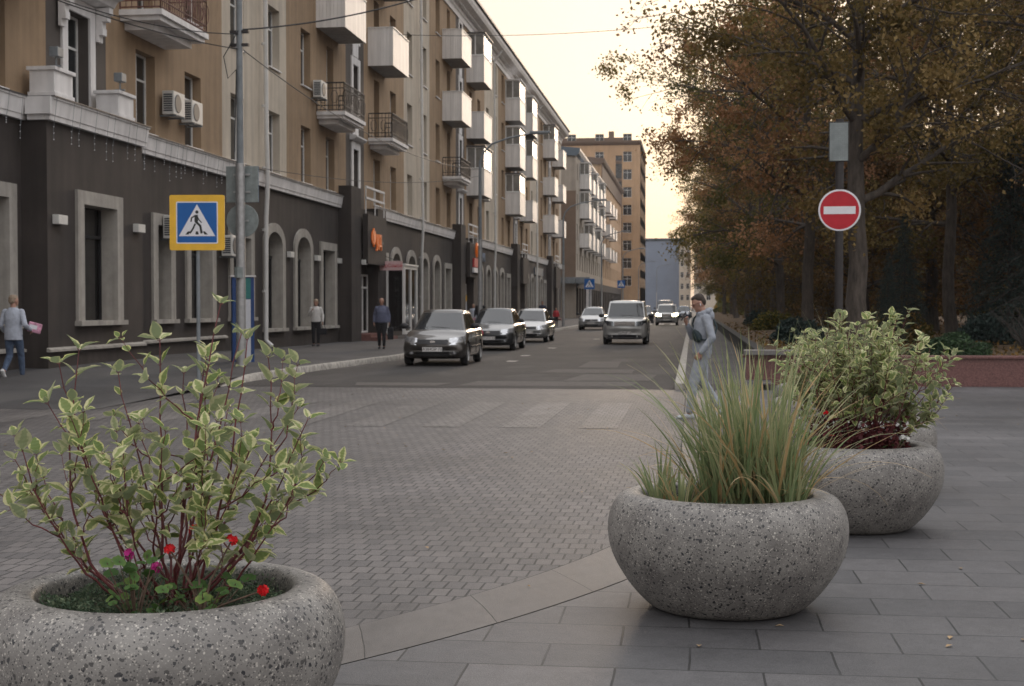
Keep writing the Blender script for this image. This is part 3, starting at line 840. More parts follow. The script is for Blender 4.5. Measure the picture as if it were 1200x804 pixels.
# string of icicle lights under the ledge of the near bay
b = MB(); rr = random.Random(4)
def strands(fr, u0_, u1_):
    u = u0_
    while u < u1_:
        L_ = rr.choice([0.15, 0.25, 0.4, 0.55]); pts = [fr(u, 5.96, 0.24), fr(u, 5.6, 0.20), fr(u + rr.uniform(-.03, .03), 5.45 - L_ / 2, 0.16), fr(u, 5.45 - L_, 0.16)]
        b.tube(pts, 0.004, 4)
        for q in range(4): z = 5.45 - L_ * q / 3; b.ellipsoid(fr(u, z, 0.16), (0.013, 0.013, 0.02), 3, 1)
        u += rr.uniform(0.25, 0.9)
strands(FA, 26, 28.3); strands(F1, 28.4, 33.5); strands(FA, 33.8, 43)
tag(b.build('string_lights', ['grey_paint', 'sign_white']), 'thin unlit icicle string lights hanging under the white ledge', 'string lights')

# air conditioners
def ac_unit():
    o = empty('air_conditioner')
    b = MB(); b.box(-0.42, 0.42, -0.42, -0.1, 0, 0.62); b.build('housing', 'ac_white', o, bevel=0.02)
    b = MB(); b.lathe([(0.0, -0.435), (0.23, -0.435), (0.245, -0.425), (0.245, -0.41)], 24, 0, (-0.1, 0, 0.31), axis='y')
    b.build('fan_grille', 'ac_dark', o)
    b = MB()
    for k in range(8): b.box(-0.425, -0.421, -0.38, -0.14, 0.08 + k * 0.06, 0.12 + k * 0.06)
    b.build('side_louvre', 'ac_dark', o)
    b = MB(); 
    for s_ in (-1, 1): b.box(s_ * 0.3 - 0.02, s_ * 0.3 + 0.02, -0.45, 0, -0.045, -0.003)
    b.build('bracket', 'grey_paint', o)
    return o
ac = ac_unit()
spots = [(36.6, 6.62, 'white air conditioner above the ledge, left one of the side by side pair'), (38.0, 6.58, 'white air conditioner above the ledge, right one of the side by side pair'),
         (52.0 - 0.35, 9.25, 'white air conditioner beside the dark iron balcony on the brown wall'), (36.6, 3.35, 'air conditioner on the dark wall behind the yellow crossing sign'), (41.3, 3.05, 'air conditioner on the dark wall behind the steel pole with two sign backs'),
         (94.7, 8.6, 'dark-faced air conditioner high on the far brown wall beside a white box balcony')]
for i, (u, z, lab) in enumerate(spots):
    o = ac if i == 0 else copy_tree(ac)
    FA.put(o, u, z); tag(o, lab, 'air conditioner', 'air conditioners on the long block')

# shop signs
s_ = empty('shop_sign', (0, 0, 0), 0, 'orange illuminated letters on the dark box above the nearest porch', 'shop sign')
s_.location = FA(59.1, 4.25, 0.76); s_.rotation_euler = (0, 0, PI / 2)
text_mesh('letters', 'Фуд', 0.95, 'orange_sign', (-0.35, -0.03, 0.1), (PI / 2, 0, 0), s_, 0.03)
b = MB(); b.box(-1.1, 1.1, -0.01, 0.0, -0.05, 0.05); b.build('mounting_rail', 'plastic_black', s_)
s_ = empty('hanging_sign', (-13.0, 60.6, 2.88), R_(5), 'pale pink board with red lettering hanging over the vestibule', 'shop sign')
b = MB(); b.box(-0.5, 0.5, -0.03, 0.03, 0.22, 0.62); b.build('board', 'pink_board', s_, bevel=0.008)
text_mesh('letters', 'ГорСаной', 0.215, 'red_letters', (0, -0.035, 0.42), (PI / 2, 0, 0), s_, 0.004)
b = MB(); b.tube([(-0.3, 0, 0.62), (-0.55, 0, 0.9)], 0.015, 6); b.tube([(0.3, 0, 0.62), (-0.55, 0, 0.95)], 0.012, 6); b.build('hanger', 'iron_dark', s_)
s_ = empty('shop_sign', (0, 0, 0), 0, 'red and orange sign with a white strip on the second porch', 'shop sign')
s_.location = FA(86.2, 3.7, 0.76); s_.rotation_euler = (0, 0, PI / 2)
b = MB(); b.box(-1.0, 1.0, -0.12, -0.003, 0.2, 0.75); b.build('red_panel', 'red_letters', s_)
b = MB(); b.box(-1.1, 1.2, -0.12, -0.003, -0.12, 0.17); b.build('white_strip', 'sign_white', s_)
b = MB(); b.ellipsoid((-0.1, -0.12, 1.25), (0.35, 0.1, 0.5), 8); b.build('flame_emblem', 'orange_sign', s_, smooth=True)
s_ = empty('shop_sign', (0, 0, 0), 0, 'long dull blue shop sign under the ledge right of the second porch', 'shop sign')
s_.location = FA(92.5, 4.75, 0.003); s_.rotation_euler = (0, 0, PI / 2)
b = MB(); b.box(-3.4, -1.9, -0.12, 0, -0.3, 0.42); b.build('blue_panel', 'sign_blue', s_)
text_mesh('letters', 'ОПТИКА', 0.8, 'b_blue', (1.0, -0.06, 0), (PI / 2, 0, 0), s_, 0.03)
s_ = empty('shop_sign', (0, 0, 0), 0, 'small faint blue sign under the ledge right of the third porch', 'shop sign')
s_.location = FA(129, 4.6, 0.003); s_.rotation_euler = (0, 0, PI / 2)
b = MB(); b.box(-3.4, 3.4, -0.1, 0, -0.3, 0.4); b.build('blue_panel', 'roof_blue', s_)
s_ = empty('poster', (0, 0, 0), 0, 'yellow poster stuck on the dark glass of the second entrance', 'poster')
s_.location = FA(86.6, 1.2, 0.09); s_.rotation_euler = (0, 0, PI / 2)
b = MB(); b.box(-0.45, 0.45, -0.02, 0, 0, 1.0); b.build('sheet', 'paper', s_)
b = MB(); b.box(-0.45, 0.45, -0.028, -0.021, 0.65, 1.0); b.build('yellow_header', 'sign_yellow', s_)

# ------------------------------------------------------------ farther blocks
def block(name, lab, fr, u0_, u1_, H, depth, wm, floors, z_first, pitch, cw, ww, wh, ground=None, roof='roof_metal', gable=None, inset=0.25, gl='glass', strips=()):
    e_ = empty(name, (0, 0, 0), 0, lab, 'building')
    ops = []; us = []
    u = u0_ + cw / 2
    while u < u1_ - ww / 2 - 0.2:
        if not any(a - 0.3 < u < b2 + 0.3 for a, b2 in strips): us.append(u)
        u += cw
    for f in range(floors):
        for u in us: ops.append((u - ww / 2, u + ww / 2, z_first + f * pitch, z_first + f * pitch + wh))
    b = MB()
    zg = 4.6 if ground else -0.05
    fr.wall(b, u0_, u1_, zg, H, ops + [(a, b2, z_first, H - 2.5) for a, b2 in strips], inset)
    fr.box(b, u0_, u1_, -0.05, H - 0.01, -depth, -inset - 0.06)
    for uu in (u0_, u1_): b.face([fr(uu, -0.05, 0), fr(uu, H, 0), fr(uu, H, -inset - 0.1), fr(uu, -0.05, -inset - 0.1)])
    b.build('walls', wm, e_)
    if ground:
        b = MB(); k = int((u1_ - u0_) / 4); fr.wall(b, u0_, u1_, -0.05, zg - 0.002, [(u0_ + 4 * i + 0.6, u0_ + 4 * i + 3.4, 0.5, 3.6) for i in range(k)], 0.3)
        b.build('ground_floor', ground, e_)
        b = MB(); fr.box(b, u0_ + 0.1, u1_ - 0.1, 0, zg - 0.1, -0.36, -0.31); b.build('shop_glazing', 'glass_shop', e_)
    pr = None; n = 0
    rest = MB()
    for (a, b2, c_, d_) in ops:
        if n < 90:
            o = win_parts(ww, wh, inset, 2 if ww > 1 else 1, 0.7, 'pvc_white', gl, 'window', False) if pr is None else copy_tree(pr)
            pr = pr or o; fr.put(o, (a + b2) / 2, c_); o.parent = e_
        else: fr.box(rest, a, b2, c_, d_, -inset - 0.02, -inset + 0.04)
        n += 1
    if rest.v: rest.build('far_windows', gl, e_)['kind'] = 'stuff'
    if strips:
        b = MB(); g = MB()
        for a, b2 in strips:
            fr.box(g, a, b2, z_first, H - 2.5, -inset - 0.02, -inset + 0.04); z = z_first
            while z < H - 2.6: fr.box(b, a, b2, z - 0.35, z + 0.25, -inset + 0.05, -0.03); z += pitch
        g.build('stair_glazing', 'glass', e_); b.build('spandrel', 'b_tan_dark', e_)
    b = MB(); fr.profile(b, u0_ - 0.2, u1_ + 0.2, [(0.003, H - 0.6), (0.3, H - 0.35), (0.45, H), (0.45, H + 0.25), (-depth * 0.5, H + (1.0 if gable is None else gable)), (-depth - 0.3, H + 0.2), (-depth - .3, H)]); b.build('roof', roof, e_)
    return e_
FB = Fr(-13.1, 0, PI / 2)
B2 = block('apartment_building', 'grey beige apartment block with white balconies beyond the brown one', FB, 160, 204, 19.0, 13, 'b_grey', 4, 5.6, 3.4, 3.8, 1.4, 1.9, 'render_dark', 'roof_blue')
b = MB(); FS = Fr(-27.1, 160, 0); FS.wall(b, 0, 13.99, 4.7, 14.5, [(2, 3.2, 6, 8), (2, 3.2, 10, 12)], 0.2, d=0.02); b.build('end_wall', 'b_brown', B2)
b = MB(); FB.box(b, 159.2, 166, 4.05, 4.75, 0.05, 1.6); FS.box(b, 2, 14, 4.05, 4.75, 0.05, 1.3); b.build('canopy', 'grey_paint', B2)
for u in (159.6, 162, 165.2): b = MB(); FB.box(b, u, u + 0.2, 0, 4.05, 1.2, 1.4); b.build('canopy_post', 'trim_white', B2)
for z in (8.3, 11.7, 15.1):
    for u in (167, 174, 181, 188, 195):
        o = copy_tree(protos['P'] if (u + int(z)) % 2 else protos['W']); FB.put(o, u, z); o.parent = B2
B3 = block('apartment_building', 'tan block with a dark attic band behind the white-balconied one', FB, 204.5, 262, 22.4, 14, 'b_tan', 5, 5.6, 3.4, 4.2, 1.5, 2.0, 'render_dark', 'b_tan_dark')
for z in (8.3, 11.7, 15.1):
    for u in (209, 217, 225): o = copy_tree(protos['P']); FB.put(o, u, z); o.parent = B3
b = MB(); FB.box(b, 204.6, 261.9, 19.6, 21.7, 0.004, 0.12); b.build('attic_band', 'b_tan_dark', B3)
FC = Fr(-46, 266, 0)
B4 = block('tower_block', 'tall flat-roofed tan tower closing the row of houses', FC, 0, 36.2, 32.0, 30, 'b_tan', 9, 5.2, 3.3, 5.2, 1.6, 1.9, None, 'b_tan_dark', 0.3, strips=((31.6, 32.8),))
F4 = Fr(-9.8, 266, PI / 2)
b = MB(); ops = [(2.5 + 4 * i, 4.1 + 4 * i, 5 + 3.3 * k, 6.9 + 3.3 * k) for i in range(7) for k in range(8)]
F4.wall(b, 0, 30, 0, 32, ops, 0.25); F4.box(b, 0.3, 29.7, 0, 31.9, -0.4, -0.3); b.build('street_wall', 'b_tan', B4)
b = MB()
for (a, b2, c_, d_) in ops: F4.box(b, a, b2, c_, d_, -0.28, -0.2)
b.build('street_windows', 'glass', B4)['kind'] = 'stuff'
b = MB(); FC.box(b, 2, 34, 32.3, 33.0, -20, -1.5); 
for u in (6, 20, 30): FC.box(b, u, u + 1, 33.0, 34.6, -6, -5)
b.build('rooftop_plant', 'b_tan_dark', B4)
b = MB(); FC.box(b, 9, 12, 28, 30.4, 0.01, 0.5); b.build('oriel', 'b_tan_dark', B4)
FD = Fr(-16.5, 420, 0)
block('office_building', 'smooth blue-grey building far down the street', FD, 0, 14.5, 21, 20, 'b_blue', 0, 4, 4.2, 4.8, 1.4, 1.6, None, 'roof_blue', 0.3)
FE = Fr(-3.9, 405, 0)
block('apartment_building', 'pale cream building at the far end of the street, right of the blue-grey one', FE, 0, 3.2, 19, 12, 'b_cream', 5, 3, 3.2, 1.6, 0.9, 1.6, None, 'roof_metal', 0.3)
FG = Fr(0.3, 395, 0)
block('apartment_building', 'cream block half hidden behind the trees at the end of the street', FG, 0, 26, 17, 12, 'b_cream', 5, 3, 3.0, 2.6, 1.2, 1.6, None, 'roof_metal', 0.3)
# ------------------------------------------------------------ trees
def leaf_mat(name, c1, c2, c3, trans=0.35, rough=0.7, vary=False):
    m = bpy.data.materials.new(name); m.use_nodes = True; t = m.node_tree
    for n in list(t.nodes): t.nodes.remove(n)
    a = t.nodes.new('ShaderNodeAttribute'); a.attribute_name = 'rnd'
    r = t.nodes.new('ShaderNodeValToRGB'); r.color_ramp.elements[0].color = (*c1, 1); r.color_ramp.elements[1].color = (*c3, 1)
    e_ = r.color_ramp.elements.new(0.55); e_.color = (*c2, 1)
    t.links.new(a.outputs['Fac'], r.inputs['Fac'])
    oi = t.nodes.new('ShaderNodeObjectInfo'); hs = t.nodes.new('ShaderNodeHueSaturation')
    h1 = t.nodes.new('ShaderNodeMapRange'); h1.inputs[3].default_value = 0.482; h1.inputs[4].default_value = 0.53; t.links.new(oi.outputs['Random'], h1.inputs[0]); t.links.new(h1.outputs[0], hs.inputs['Hue'])
    h2 = t.nodes.new('ShaderNodeMapRange'); h2.inputs[3].default_value = 1.3; h2.inputs[4].default_value = 0.85; t.links.new(oi.outputs['Random'], h2.inputs[0]); t.links.new(h2.outputs[0], hs.inputs['Value'])
    t.links.new(r.outputs['Color'], hs.inputs['Color']); r = hs if vary else r
    d = t.nodes.new('ShaderNodeBsdfPrincipled'); d.inputs['Roughness'].default_value = rough
    d.inputs['Specular IOR Level'].default_value = 0.25
    tr = t.nodes.new('ShaderNodeBsdfTranslucent'); mx = t.nodes.new('ShaderNodeMixShader'); mx.inputs[0].default_value = trans
    t.links.new(r.outputs['Color'], d.inputs['Base Color']); t.links.new(r.outputs['Color'], tr.inputs['Color'])
    t.links.new(d.outputs[0], mx.inputs[1]); t.links.new(tr.outputs[0], mx.inputs[2])
    o = t.nodes.new('ShaderNodeOutputMaterial'); t.links.new(mx.outputs[0], o.inputs['Surface'])
    MATS[name] = m; return m
leaf_mat('leaf_autumn', (0.065, 0.052, 0.020), (0.21, 0.125, 0.045), (0.50, 0.32, 0.16), 0.42, vary=True)
leaf_mat('leaf_olive', (0.045, 0.058, 0.018), (0.13, 0.11, 0.028), (0.36, 0.23, 0.065), 0.40, vary=True)
leaf_mat('leaf_orange', (0.045, 0.034, 0.013), (0.11, 0.068, 0.022), (0.22, 0.13, 0.042), vary=True)
leaf_mat('needle', (0.02, 0.036, 0.032), (0.035, 0.056, 0.05), (0.06, 0.088, 0.075), 0.1)
leaf_mat('juniper', (0.025, 0.05, 0.025), (0.04, 0.075, 0.035), (0.07, 0.11, 0.05), 0.1)

def leaves_obj(name, P, size, mt, parent, rs, spread=1.0, aspect=0.62, up=0.0, updir=None, val=None):
    """P: (n,3) centres -> one bent quad per leaf, random direction"""
    n = len(P)
    d = rs.normal(size=(n, 3)); 
    if updir is not None: d = d * (1 - up) + updir * up
    d /= np.linalg.norm(d, axis=1)[:, None]
    e_ = rs.normal(size=(n, 3)); e_ -= d * (e_ * d).sum(1)[:, None]; e_ /= np.linalg.norm(e_, axis=1)[:, None]
    nrm = np.cross(d, e_)
    L_ = (size * rs.uniform(0.65, 1.25, n))[:, None]; W = L_ * aspect * 0.5
    V = np.stack([P - d * L_ * .5, P + e_ * W + nrm * L_ * .08, P + d * L_ * .5, P - e_ * W + nrm * L_ * .08], 1).reshape(-1, 3)
    me = bpy.data.meshes.new(name)
    me.vertices.add(4 * n); me.vertices.foreach_set('co', V.astype(np.float32).ravel())
    me.loops.add(4 * n); me.loops.foreach_set('vertex_index', np.arange(4 * n, dtype=np.int32))
    me.polygons.add(n); me.polygons.foreach_set('loop_start', np.arange(0, 4 * n, 4, dtype=np.int32))
    me.polygons.foreach_set('loop_total', np.full(n, 4, dtype=np.int32))
    me.update(calc_edges=True)
    rv = rs.random(n)
    if val is not None: rv = 0.35 * rv + 0.65 * val
    rnd = np.repeat(rv, 4).astype(np.float32)
    at = me.attributes.new('rnd', 'FLOAT', 'POINT'); at.data.foreach_set('value', rnd)
    me.materials.append(M[mt])
    o = bpy.data.objects.new(name, me); col.objects.link(o)
    if parent: o.parent = parent
    return o

def make_tree(seed, H=19, cr=5.6, cb=4.5, nl=30000, ls=0.17, mt='leaf_autumn', tr=0.24, name='linden_tree', fork=True, bark='bark'):
    rr = random.Random(seed); rs = np.random.RandomState(seed)
    root = empty(name)
    b = MB(); tips = []
    def limb(p, d, L_, r, depth, nseg=5, grav=0.0):
        pts = [p.copy()]; rad = [r]; q = p.copy(); dd = d.copy()
        for i in range(nseg):
            dd = (dd + Vector((rr.gauss(0, .13), rr.gauss(0, .13), rr.gauss(0, .08) + grav))).normalized()
            q = q + dd * (L_ / nseg); pts.append(q.copy()); rad.append(r * (1 - 0.75 * (i + 1) / nseg))
        b.tube(pts, rad, 8 if depth == 0 else (6 if depth == 1 else 4), caps=False)
        return pts, rad
    def env(z):                                          # crown half width at height z
        t = (z - cb) / (H - cb)
        if t < 0: return cr * 0.55
        return cr * (0.62 + 0.55 * math.sin(PI * min(1, t * 0.95 + 0.12))) * (1 - 0.55 * max(0, t - 0.5) / 0.5) 
    # trunk
    pts = [Vector((0, 0, -0.3)), Vector((0, 0, 0.25))]; rad = [tr * 1.5, tr * 1.12]
    z = 0.25; x = y = 0.0
    while z < H * 0.8:
        z += 1.1; x += rr.gauss(0, .07); y += rr.gauss(0, .07); pts.append(Vector((x, y, z))); rad.append(tr * max(0.12, 1 - 0.95 * (z / (H * 0.85)) ** 1.2))
    b.tube(pts, rad, 12, caps=False)
    n1 = 26
    for i in range(n1):
        z = cb * 0.85 + (H * 0.8 - cb * 0.85) * (i / (n1 - 1)) ** 0.9
        k = min(len(pts) - 2, int((z - 0.25) / 1.1) + 1); p = pts[k].lerp(pts[k + 1], 0.5)
        a = i * 2.4 + rr.uniform(-.4, .4); up = 0.35 + 0.8 * (i / n1) + rr.uniform(-.15, .15)
        d = Vector((math.cos(a), math.sin(a), up)).normalized()
        L_ = env(p.z + 1.5) * rr.uniform(0.8, 1.1)
        q1, r1 = limb(p, d, L_, rad[k] * 0.45 + 0.02, 1, 6, -0.015)
        for j in range(1, 7):
            for m_ in range(2):
                d2 = ((q1[j] - q1[j - 1]).normalized() + Vector((rr.gauss(0, .7), rr.gauss(0, .7), rr.gauss(0.05, .5)))).normalized()
                q2, r2 = limb(q1[j], d2, L_ * rr.uniform(0.28, 0.48), r1[j] * 0.55 + 0.006, 2, 4, -0.05)
                tips.extend(q2[1:]); 
                for w in range(2):
                    d3 = ((q2[3] - q2[2]).normalized() + Vector((rr.gauss(0, .8), rr.gauss(0, .8), rr.gauss(-.1, .5)))).normalized()
                    q3, r3 = limb(q2[2 + w], d3, L_ * rr.uniform(0.14, 0.26), 0.012, 3, 3, -0.08); tips.extend(q3[1:]); tips.extend(q3[2:])
    b.build('trunk', bark, root, smooth=True, sharp=180)
    T = np.array([tuple(t) for t in tips]); 
    # clumpy: some twigs carry many leaves, some few
    wgt = np.repeat(rs.gamma(0.7, 1.0, len(T) // 7 + 1), 7)[:len(T)] * rs.gamma(1.2, 1.0, len(T)) + 0.06; wgt /= wgt.sum()
    idx = rs.choice(len(T), nl, p=wgt)
    P = T[idx] + rs.normal(size=(nl, 3)) * np.array([0.22, 0.22, 0.20])
    leaves_obj('crown', P, ls, mt, root, rs, val=rs.random(len(T) // 9 + 1)[idx // 9])
    return root
def make_spruce(seed, H=14, r0=3.2, nl=26000, name='spruce_tree'):
    rr = random.Random(seed); rs = np.random.RandomState(seed); root = empty(name); b = MB()
    b.tube([(0, 0, -0.3), (0, 0, H * 0.5), (0, 0, H)], [0.17, 0.1, 0.02], 8); P = []
    z = 0.7
    while z < H - 0.3:
        R2 = r0 * (1 - z / H) ** 0.85 + 0.15
        for k in range(9):
            a = rr.uniform(0, 2 * PI); L_ = R2 * rr.uniform(0.75, 1.1); pts = []
            for q in range(6):
                t = q / 5; pts.append(Vector((math.cos(a) * L_ * t, math.sin(a) * L_ * t, z + 0.15 * L_ * t - 0.45 * L_ * t * t)))
            b.tube(pts, [0.03 - 0.004 * q for q in range(6)], 4, caps=False)
            m_ = int(36 * L_)
            for _ in range(m_):
                t = rr.uniform(0.12, 1) ** 0.8; w = rr.uniform(-1, 1) * 0.32 * (1.1 - t) * L_ + rr.gauss(0, .05)
                P.append((math.cos(a) * L_ * t - math.sin(a) * w, math.sin(a) * L_ * t + math.cos(a) * w, z + 0.15 * L_ * t - 0.45 * L_ * t * t - abs(rr.gauss(0, .12)) - abs(w) * 0.3))
        z += 0.34
    b.build('trunk', 'bark_far', root, smooth=True)
    P = np.array(P); P = np.repeat(P, max(1, int(nl / len(P))), 0); P = P + rs.normal(size=P.shape) * 0.06
    leaves_obj('crown', P, 0.17, 'needle', root, rs, aspect=0.3)
    return root
TA = make_tree(11, 19, 4.8, 4.6, 34000, 0.15, tr=0.29)
TB = make_tree(23, 20.5, 4.8, 5.0, 36000, 0.155, tr=0.22, mt='leaf_autumn')
TC_ = make_tree(37, 18, 5.0, 4.0, 29000, 0.155, 'leaf_olive', tr=0.2)
TY = make_tree(53, 8.5, 3.4, 0.9, 16000, 0.15, 'leaf_orange', tr=0.1, name='young_maple_tree', bark='bark_far')
SP = make_spruce(3)
used = set()
def plant(pr, x, y, rz, s, lab, cat, group, z=0.4):
    o = pr if id(pr) not in used else copy_tree(pr)
    used.add(id(pr)); o.location = (x, y, z); o.rotation_euler = (0, 0, rz); o.scale = (s, s, s)
    tag(o, lab, cat, group); return o
G1 = 'linden trees along the footpath'
plant(TA, 4.35, 38.5, 0.4, 0.95, 'large brown-leaved tree with the thickest trunk right behind the no entry sign', 'tree', G1)
plant(TB, 4.2, 53.5, 2.0, 1.0, 'tall brown-leaved tree with the second trunk from the right in the street row', 'tree', G1)
plant(TC_, 4.1, 68, 4.0, 1.02, 'olive-brown tree, third trunk of the street row, next to the slim pair', 'tree', G1)
plant(TA, 4.3, 76, 1.3, 0.98, 'brown-leaved tree of the slim trunk pair in the street row, nearer one', 'tree', G1)
plant(TB, 4.1, 90, 5.2, 0.98, 'brown-leaved tree behind the slim trunk pair in the street row', 'tree', G1)
ti = 0
for i, y in enumerate([104, 118, 132, 147, 163, 180, 200, 222]):
    plant([TC_, TA, TB][i % 3], 4.2 + 0.3 * math.sin(i * 2.1), y, i * 1.7, 0.92 + 0.05 * (i % 3), '%s tree of the row along the footpath, counted from the no entry sign' % ['sixth', 'seventh', 'eighth', 'ninth', 'tenth', 'eleventh', 'twelfth', 'last and farthest'][i], 'tree', 'far trees of the street row')
G2 = 'trees deeper in the park'
rr = random.Random(12)
deep = [(8.6, 49, 0.95, TB, 'tree with a straight bare trunk standing above the round green juniper bush'), (12.5, 42, 0.95, TA, 'brown tree whose crown fills the upper right corner')]
for x, y, s, pr, lab in deep: plant(pr, x, y, rr.uniform(0, 6), s, lab, 'tree', G2)
k = 0
for (x, y) in [(9.5, 62), (10.5, 76), (9.5, 92), (15.5, 54), (17, 68), (18, 84), (20, 46), (24, 58), (26, 74), (11, 110), (18, 104), (26, 96), (33, 66), (34, 84), (12, 130), (20, 125), (36, 52), (13, 155), (42, 74), (44, 96)]:
    plant([TA, TC_, TB][k % 3], x + rr.uniform(-1, 1), y + rr.uniform(-2, 2), rr.uniform(0, 6), rr.uniform(0.85, 1.05), 'one of the brown trees massed deep in the dark park', 'tree', 'trees massed deep in the park'); k += 1
k = 0
for (x, y, s) in [(7.2, 60, 1), (6.6, 72, .9), (12.5, 58, 1.05), (7.5, 84, 1), (14, 72, 1.1), (19, 62, 1.1), (7.8, 100, 1), (8, 116, 1.1), (23, 68, 1.1), (30, 60, 1.1), (7, 135, 1.1), (13, 88, 1.1), (6.8, 160, 1.1)]:
    plant(TY, x, y, k * 1.9, s, 'low orange-brown young tree filling the gap between trunks in the park', 'tree', 'young orange trees between the trunks'); k += 1
G3 = 'dark spruces in the park'
for (x, y, s, lab) in [(6.6, 46, 0.30, 'short bluish spruce with drooping branches left of the straight bare trunk'), (9.9, 46.5, 0.5, 'dark spruce right of the straight bare trunk'), (11.6, 44, 1.0, 'tallest dark spruce near the right edge'), (14.6, 47, 1.05, 'dark spruce at the right edge behind the tallest one'), (5.7, 43, 0.2, 'very small dark spruce just right of the thickest trunk'), (9.4, 39.5, 0.33, 'small dark spruce behind the red wall at the far right')]:
    plant(SP, x, y, rr.uniform(0, 6), s, lab, 'spruce', G3)
# clipped juniper and bare shrubs behind the red wall
rs = np.random.RandomState(8)
def bush(name, n, rad, mt, size, lab, cat, loc, asp=0.3, group=None):
    root = empty(name, loc, 0, lab, cat, group); b = MB(); q = random.Random(n)
    for i in range(26):
        a = q.uniform(0, 2 * PI); e_ = q.uniform(0.2, 1.2); L_ = 0.85
        d = Vector((math.cos(a) * math.cos(e_) * rad[0], math.sin(a) * math.cos(e_) * rad[1], math.sin(e_) * rad[2])) * L_
        b.tube([(0, 0, -0.1), tuple(d * 0.5 + Vector((0, 0, .05))), tuple(d)], [0.02, 0.012, 0.005], 4, caps=False)
    b.build('stems', 'bark_far', root)
    v = rs.normal(size=(n, 3)); v[:, 2] = np.abs(v[:, 2]); v /= np.linalg.norm(v, axis=1)[:, None]
    lump = np.array([0.82 + 0.3 * mnoise.noise(Vector(tuple(p * 2.3 + n))) for p in v])
    P = v * (rs.uniform(0.35, 1, n) ** 0.45 * lump)[:, None] * np.array(rad)
    leaves_obj('foliage', P, size, mt, root, rs, aspect=asp, up=0.45, updir=v)
    return root
bush('juniper_bush', 9000, (1.05, 0.8, 0.62), 'juniper', 0.11, 'rounded dark green juniper bush behind the red granite wall', 'bush', (5.35, 30.6, 0.42))
bush('juniper_bush', 5000, (0.8, 0.8, 0.4), 'needle', 0.11, 'low dark bush behind the wall at the right edge of the view', 'bush', (8.0, 31.3, 0.42))
for i, (x, y, r) in enumerate([(3.2, 44, 1.0), (6.4, 46, 1.3), (11.5, 40, 1.5), (3.4, 60, 1.2), (8.8, 44, 1.2), (17, 39, 1.6), (4, 82, 1.3), (10.5, 50, 1.6), (20, 42, 2)]):
    bush('undergrowth_shrub', 3500, (r, r, r * 0.9), 'leaf_olive' if i % 2 else 'needle', 0.13, 'low dark shrub among the trunks in the shade of the park', 'shrub', (x, y, 0.42), 0.6, 'undergrowth shrubs in the park')
# twiggy bare shrub at the right edge
root = empty('bare_shrub', (7.6, 33.5, 0.42), 0, 'leafless twiggy shrub behind the red wall near the right edge', 'shrub'); b = MB(); q = random.Random(3)
for i in range(40):
    a = q.uniform(0, 2 * PI); p = Vector((0, 0, 0)); d = Vector((math.cos(a) * .5, math.sin(a) * .5, 1)).normalized(); pts = [p.copy()]
    for j in range(5): d = (d + Vector((q.gauss(0, .25), q.gauss(0, .25), 0))).normalized(); p = p + d * 0.3; pts.append(p.copy())
    b.tube(pts, [0.014, 0.011, 0.008, 0.006, 0.004, 0.003], 4, caps=False)
b.build('stems', 'bark_far', root)
# far woodland closing the park
P = []
q = np.random.RandomState(77); n = 70000
ang = q.uniform(-0.02, 1.0, n); rad = q.uniform(150, 240, n)
X = np.sin(ang) * rad + 8; Y = np.cos(ang) * rad
Z = 0.3 + 16 * q.random(n) ** 0.9 * (0.75 + 0.25 * np.sin(X * 0.21) * np.cos(Y * 0.17))
o = leaves_obj('far_woodland', np.stack([X, Y, Z], 1), 1.5, 'leaf_olive', None, q); tag(o, 'dark autumn woodland far behind the park trees', 'woodland', kind='stuff')
# fallen leaves on the park soil
n = 9000; X = q.uniform(1.8, 22, n); Y = 28.9 + q.random(n) ** 1.5 * 60
o = leaves_obj('fallen_leaves', np.stack([X, Y, np.full(n, 0.53)], 1), 0.11, 'leaf_orange', None, q); tag(o, 'brown fallen leaves lying on the park soil', 'fallen leaves', kind='stuff')
n = 130; X = q.uniform(-8, 6, n); Y = q.uniform(5, 26, n)
def flat_leaves(name, X, Y, Z, size, mt, lab):
    b = MB(); rq = random.Random(5)
    for x, y, z in zip(X, Y, Z):
        a = rq.uniform(0, 2 * PI); s_ = size * rq.uniform(.6, 1.3); c_, t_ = math.cos(a) * s_, math.sin(a) * s_
        b.face([(x - c_, y - t_, z), (x + t_ * .5, y - c_ * .5, z + .008), (x + c_, y + t_, z + .004), (x - t_ * .5, y + c_ * .5, z + .008)])
    return tag(b.build(name, mt), lab, 'fallen leaves', kind='stuff')
flat_leaves('fallen_leaves', X, Y, np.full(n, 0.012), 0.022, 'dry_leaf' if 'dry_leaf' in M else mat('dry_leaf', (0.32, 0.22, 0.12), 0.8, 0.3, 5) and 'dry_leaf', 'a few dry yellow leaves scattered on the paving')
